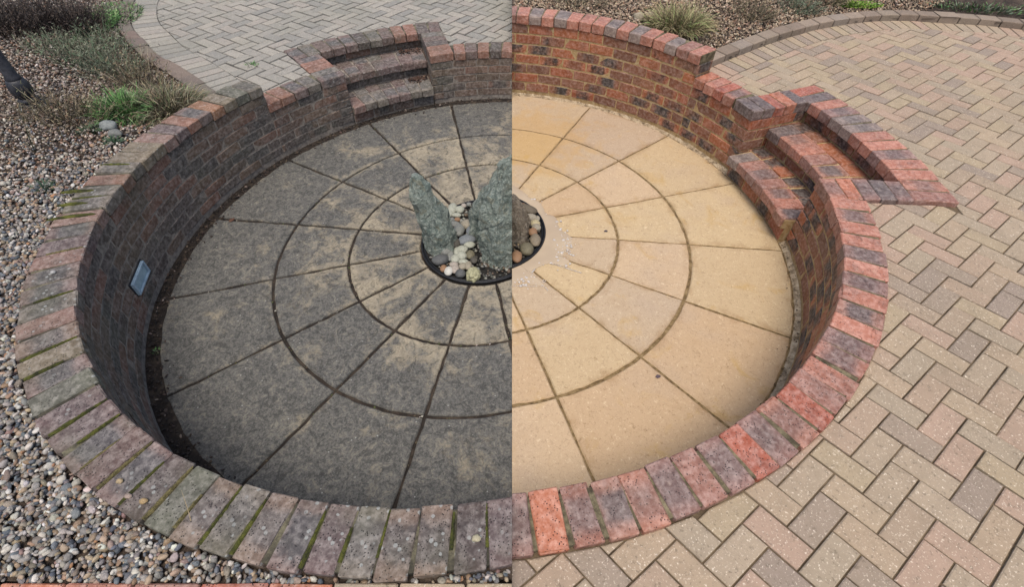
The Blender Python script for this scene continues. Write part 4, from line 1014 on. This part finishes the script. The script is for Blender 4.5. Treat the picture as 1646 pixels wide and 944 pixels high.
HAZE = [((118, 128, 106), 5), ((140, 144, 122), 4), ((96, 98, 80), 4), ((110, 98, 82), 3), ((96, 122, 90), 4)]
def bz(x, y, h=L): return float((bedzL if h is L else bedzR)(np.array([[x, y]]))[0])
clump('grass_clump', 'dense dry grassy clump flopping against the outer edge of the left coping', 'plant', -2.56, 3.34, bz(-2.56, 3.34), .23, .15, 2100, .29, .006, 1.1, 1.5, DRY + [((160, 158, 132), 5), ((112, 124, 88), 4)])
clump('grass_clump', 'fresh green leafy tuft at the left end of the dry clump', 'plant', -2.80, 3.24, bz(-2.79, 3.25), .12, .13, 900, .22, .009, 1.0, 1.2, GRN)
clump('grass_clump', 'upper grey-green tuft at the back of the dry clump by the gravel', 'plant', -2.62, 3.58, bz(-2.62, 3.58), .10, .08, 260, .17, .008, 1.0, 1.4, GRN + DRY[:3])
for (x, y, n, ln, lab) in ((-2.98, 3.84, 110, .2, 'low brown stems close to the bend of the left kerb'), (-3.60, 4.40, 150, .2, 'low hazy scrub beside the upper part of the left kerb'), (-3.24, 4.12, 120, .22, 'mixed brown stalks in the narrow bed by the left kerb'), (-3.95, 4.25, 260, .2, 'low hazy scrub below the dark heather'), (-2.98, 3.72, 260, .26, 'sparse brown stalky shrub between the kerb and the lamp post'), (-3.30, 3.98, 320, .28, 'sparse grey-green shrub in the middle of the left bed'), (-3.62, 4.12, 300, .26, 'thin hazy shrub left of the middle one in the bed'), (-3.75, 4.52, 260, .24, 'dull green straggly shrub near the top of the left bed'),
                          (-3.14, 3.08, 200, .24, 'brown twiggy stump of cut stems below the lamp post'), (-2.93, 3.05, 150, .24, 'bare red-brown twigs beside the twiggy stump')):
    clump('shrub', lab, 'shrub', x - .03, y, bz(x, y), .16, .15, int(n * .8), ln, .004, .9, .3, HAZE if 'green' in lab or 'hazy' in lab else DRY, leaflets=int(n * 3.0))
for (x, y, r_, lab) in ((-4.55, 4.55, .34, 'dark leafless heather mass in the top left corner'), (-4.15, 4.75, .24, 'dark brown heather clump right of the corner mass')):
    clump('heather', lab, 'shrub', x, y, bz(x, y), r_, r_, 900, .30, .005, .8, .2, [((52, 44, 42), 6), ((76, 64, 58), 4), ((96, 84, 74), 3), ((36, 32, 32), 4)], leaflets=2500)
clump('ground_cover', 'bright green low weeds between the gravel and the top of the left kerb', 'weeds', -4.12, 4.88, bz(-4.1, 4.85), .22, .42, 2600, .045, .013, 1.2, .8, GRN, kind='stuff')
clump('ground_cover', 'duller green weeds trailing through the top of the left bed', 'weeds', -4.15, 5.15, bz(-4.15, 5.1), .35, .45, 1800, .05, .010, 1.2, .8, GRN + HAZE, kind='stuff')
clump('ground_cover', 'thin green moss line in the header course along the top of the left kerb', 'moss', -3.84, 5.18, L.pave, .05, .32, 500, .018, .008, 1.4, .6, GRN, kind='stuff')
clump('weed', 'small bright green weed growing between the grey pavers', 'weed', -2.33, 4.28, L.pave, .035, .05, 70, .05, .007, 1.6, .6, GRN)
clump('weed', 'small spiky grey-green weed in the gravel beside the left coping', 'weed', -2.70, 2.27, bz(-2.7, 2.27), .05, .04, 110, .06, .006, 1.4, .6, [((92, 118, 98), 5), ((74, 98, 78), 4)])
clump('weed', 'dark green rosette weed in front of the twiggy stump', 'weed', -2.84, 2.93, bz(-2.84, 2.93), .06, .05, 130, .06, .008, 1.5, .7, [((70, 92, 66), 5), ((92, 112, 82), 4)])
clump('weed', 'round dark green weed beside the grey stones near the coping', 'weed', -2.62, 2.80, bz(-2.66, 2.80), .05, .045, 130, .05, .008, 1.5, .7, [((62, 88, 66), 5), ((84, 108, 80), 4)])
clump('weed', 'tiny green seedling in the soil gutter of the left wall', 'weed', float(PW(L, -148.5, 2.055)[0]), float(PW(L, -148.5, 2.055)[1]), 0, .012, .02, 26, .03, .007, 1.5, .6, GRN)
for (x, y, lab) in ((-3.03, 2.62, 'few long bare stalks leaning over the left gravel'), (-3.42, 2.72, 'bare stalks at the left edge of the gravel')):
    clump('dry_stalks', lab, 'stalks', x, y, bz(x, y), .06, .06, 12, .42, .004, .7, .3, DRY)
# a bent straw by the front coping, its foot among the gravel
S_ = ribbons([(-1.02, .47, .60)], [(-.05, .15, .16)], [.17], .003, -.1, pick([((176, 156, 124), 1)], 1), 8, .2); o = big_mesh('straw', [S_], 'leaf', 0); tag(o, 'thin pale straw stuck in gravel and leaning on the front coping', 'straw')
clump('grass_clump', 'large pale dry grass clump with green tips behind the clean high wall', 'plant', 1.42, 4.92, bz(1.42, 4.95, R), .22, .17, 1300, .30, .006, 1.1, 1.3, [((176, 162, 124), 5), ((146, 132, 98), 4), ((112, 112, 72), 3), ((150, 166, 104), 3), ((96, 84, 62), 4)], g=.8)
for (x, y, n, lab, pl) in ((2.25, 5.45, 300, 'sparse dry clump above the kerb on the right bed', DRY), (2.85, 5.75, 300, 'thin brown-green clump farther along the right kerb', HAZE), (.55, 5.35, 140, 'low thin tuft near the middle of the right bed', DRY), (3.2, 6.0, 260, 'faded straw clump at the top edge of the right bed', DRY)):
    clump('shrub', lab, 'shrub', x, y, bz(x, y, R), .22, .16, n, .17, .005, 1.1, .6, pl, leaflets=n * 3)
clump('ground_cover', 'bright yellow-green weeds behind the middle of the right kerb', 'weeds', 3.55, 6.02, bz(3.5, 6.0, R), .30, .11, 1300, .05, .013, 1.2, .8, [((140, 170, 70), 5), ((110, 146, 62), 4)], kind='stuff')
clump('ground_cover', 'mixed green weeds behind the right end of the kerb', 'weeds', 5.0, 6.05, bz(5, 6.0, R), .65, .22, 1100, .05, .012, 1.2, .8, HAZE + GRN[:2] + [((124, 146, 118), 4)], kind='stuff')
def lump(name, h, x, y, z, s, col, lab, cat, seed, flat=.6):
    V0, F0 = ICO[3]; V = np.array([v * (1 + .25 * noise.noise(Vector(v) * 1.5 + Vector((seed, 0, 0)))) for v in V0]) * np.array([s, s * .75, s * flat]) + np.array([x, y, z])
    o = emit(name, h, V, F0.tolist(), 'gravel_stone', None, (x, y, z), 0, True, attrs={'col': ('FLOAT_COLOR', np.column_stack([np.repeat([lin(col, .72)[:3]], len(V), 0), np.ones(len(V))]))}); tag(o, lab, cat)
lump('cobble', L, -2.745, 2.975, .60, .055, (132, 138, 136), 'larger grey cobble in the gravel left of the coping', 'cobble', 1)
lump('cobble', L, -2.66, 2.90, .59, .045, (118, 120, 116), 'second grey cobble just below the larger one', 'cobble', 2)
lump('cobble', R, 1.075, 5.04, .70, .055, (172, 160, 136), 'left of two pale round cobbles beside the dry grass', 'cobble', 3, .8)
lump('cobble', R, 1.185, 5.06, .70, .05, (168, 152, 126), 'right of two pale round cobbles, touching the dry grass', 'cobble', 4, .8)
lump('stone_chip', L, float(PW(L, -142.5 + 2, 2.2)[0]), float(PW(L, -215, 2.2)[1]), hh(L, 200) + .008, .001, (150, 146, 140), 'x', 'stone', 5) if False else None
for a_, r_, s_, c_, lab in ((-150.5 + 360, 2.20, .012, (168, 168, 166), 'white stone chip on the upper left coping'), (249.2, 2.26, .014, (164, 140, 100), 'tan pebble resting on the mossy front coping'), (245.6, 2.25, .012, (170, 150, 116), 'tan pebble on the coping between two mossy joints'), (247.6, 2.27, .012, (158, 140, 128), 'pinkish pebble on the coping beside the tan ones'), (279.6, 2.22, .015, (176, 168, 140), 'square cream stone chip on the front coping near the middle')):
    p = PW(L, a_, r_); lump('stone_chip', L, float(p[0]), float(p[1]), hh(L, a_) + s_ * .55, s_, c_, lab, 'stone', a_)

# ------------------------------------------------------------------ leaf litter in the gutter, bits on floor
P = []
for _ in range(1500):
    a = rng.uniform(80, 262); P.append((*PW(L, a, L.rw - abs(rng.normal(0, .045)) - .008), rng.uniform(-.004, .010)))
P = np.array(P); P = P[side(P) < -.012]
o = big_mesh('leaf_litter', [stones(P, rng.uniform(.003, .013, len(P)), pick([((58, 48, 42), 6), ((84, 70, 60), 4), ((42, 36, 32), 5), ((150, 136, 124), .6)], len(P)), 1, .3, .3, .7, .6)], 'litter', 0, kind='stuff'); tag(o, 'dark leaf litter and grit along the foot of the grimy wall', 'leaf litter')
P = []
for _ in range(260): a = rng.uniform(L.A0 + .6, L.A0 + 5); P.append((*PW(L, a, rng.choice([2.66, 2.34]) - abs(rng.normal(0, .04))), 0))
P = np.array(P); rr = rad(L, P); P[:, 2] = np.where(rr > 2.42, L.s2, L.s1) + rng.uniform(.003, .016, len(P))
o = big_mesh('leaf_litter', [stones(P, rng.uniform(.005, .016, len(P)), pick([((92, 64, 52), 4), ((60, 48, 42), 5), ((120, 96, 80), 2)], len(P)), 1, .2, .35, .6, .7)], 'litter', 0, kind='stuff'); tag(o, 'brown dead leaves gathered at the right end of the grimy steps', 'leaf litter')
P = []
for _ in range(500):
    i = rng.integers(16); a = L.a0 + 22.5 * i; r = rng.uniform(.5, 2.0)
    if rng.random() < .35: a = rng.uniform(85, 285); r = rng.choice([L.r1, L.r2])
    P.append((*PW(L, a, r + rng.normal(0, .003)), rng.uniform(-.012, -.002)))
P = np.array(P); P = P[side(P) < -.01]
o = big_mesh('joint_debris', [stones(P, rng.uniform(.003, .008, len(P)), pick([((64, 54, 44), 6), ((96, 84, 66), 4), ((84, 92, 52), 2), ((176, 168, 158), .7)], len(P)), 1, .5, .3)], 'litter', 0, kind='stuff'); tag(o, 'grit and crumbs lying in the joints of the stained floor', 'debris')
P = []
for _ in range(500):
    a = rng.uniform(-95, 86); P.append((*PW(R, a, R.rw - abs(rng.normal(.02, .025))), rng.uniform(.002, .014)))
P = np.array(P); P = P[side(P) > .01]
o = big_mesh('grit', [stones(P, rng.uniform(.002, .006, len(P)), pick([((120, 100, 72), 6), ((84, 68, 48), 4), ((176, 160, 132), 3)], len(P)), 1, .5, .3)], 'litter', 0, kind='stuff'); tag(o, 'wet grit along the foot of the cleaned wall', 'grit')
def leaf(h, x, y, z, s, col, lab, rz):
    pts = [(0, 0, 0), (.45, .32, .10), (1, .1, .04), (.8, -.3, .12), (.25, -.35, .06)]; V = []
    for a, b_, c in pts: V.append((x + s * (a * math.cos(rz) - b_ * math.sin(rz)), y + s * (a * math.sin(rz) + b_ * math.cos(rz)), z + c * s + .001))
    V += [(v[0], v[1], v[2] + .0008) for v in V]; Fc = [[4, 3, 2, 1, 0], [5, 6, 7, 8, 9]] + [[i, (i + 1) % 5, 5 + (i + 1) % 5, 5 + i] for i in range(5)]
    o = emit('dead_leaf', h, V, Fc, 'leaf', None, (x, y, z), 0, attrs={'col': ('FLOAT_COLOR', np.column_stack([np.repeat([lin(col, .7)[:3]], len(V), 0), np.ones(len(V))]))}); tag(o, lab, 'leaf')
leaf(R, .83, 1.555, .002, .035, (92, 76, 82), 'purple-brown leaf scrap on a clean slab near the lower right wall', .3)
leaf(R, .655, 2.80, .002, .03, (84, 74, 80), 'small dark leaf by the radial joint right of the puddle', .1)
p = PW(L, 178.0, 1.93); leaf(L, float(p[0]), float(p[1]), .001, .05, (96, 66, 52), 'reddish dead leaf on the stained floor near the left wall', 1.0)

# ------------------------------------------------------------------ moss in the left coping joints
ms = []; dm = []
n = 46; st = STEP['L']
for i in range(1, n):
    a = L.AH + i * st
    if not (184 < a < 290): continue
    d = rng.random(); fr = .9 if a > 236 else .62
    if a < 236 and d > .45: continue
    if a >= 236 and d > .88: continue
    r0 = L.ri + (.01 if rng.random() < .6 else rng.uniform(.02, .09)); r1 = L.ro - (.012 if rng.random() < .5 else rng.uniform(.02, .08))
    m = int((r1 - r0) / .007); V = []; Fc = []
    for k in range(m + 1):
        r = r0 + (r1 - r0) * k / m; gap = math.radians(st) * (r - L.ri) / 2 + .0030; e = min(1, 4 * k / m, 4 * (m - k) / m)
        hw = gap + rng.uniform(.0, .0045) * e; pts = [(-1, -.008), (-.55, .001), (0, .004), (.55, .001), (1, -.008)]
        for u, zz in pts:
            p = PW(L, a + math.degrees(u * hw / r) + .0, r); V.append((*p, hh(L, a) + (zz + rng.uniform(-.001, .003)) * (.3 + .7 * e)))
    for k in range(m):
        for j in range(4): Fc.append([5 * k + j, 5 * k + 5 + j, 5 * k + 6 + j, 5 * k + j + 1])
    (ms if rng.random() < .62 else dm).append((V, Fc))
for lst, mt, lab in ((ms, 'moss', 'green moss growing in the coping joints'), (dm, 'dry_moss', 'dry brownish moss in the coping joints')):
    V, Fc = joinm(lst); r = cut(L, V, Fc); emit('moss', None, r[0], r[1], mt, wallL, tuple(wallL.location), 0, True, label=lab, kind='stuff')
# moss cushions on the outer ends of the upper-left coping
for a, r0_, r1_ in ((197.5, 2.12, 2.36), (194.5, 2.2, 2.36), (191.4, 2.22, 2.4), (184.8, 2.13, 2.33)):
    V = []; Fc = []; nn, mm_ = 26, 7
    for i in range(nn + 1):
        t = i / nn; r = r0_ + (r1_ - r0_) * t; e = math.sin(math.pi * min(1, max(0, t))) ** .5
        for j in range(mm_):
            u = j / (mm_ - 1) * 2 - 1; p = PW(L, a + math.degrees(u * .013 * e * (1 + .4 * noise.noise(Vector((t * 9, a, u)))) / r), r)
            V.append((*p, hh(L, a) - .003 + .013 * e * (1 - u * u) ** .6 + rng.uniform(0, .0025)))
    for i in range(nn):
        for j in range(mm_ - 1): Fc.append([i * mm_ + j, (i + 1) * mm_ + j, (i + 1) * mm_ + j + 1, i * mm_ + j + 1])
    emit('moss_cushion', L, V, Fc, 'moss', wallL, (*PW(L, a, 2.25), .6), 0, True)
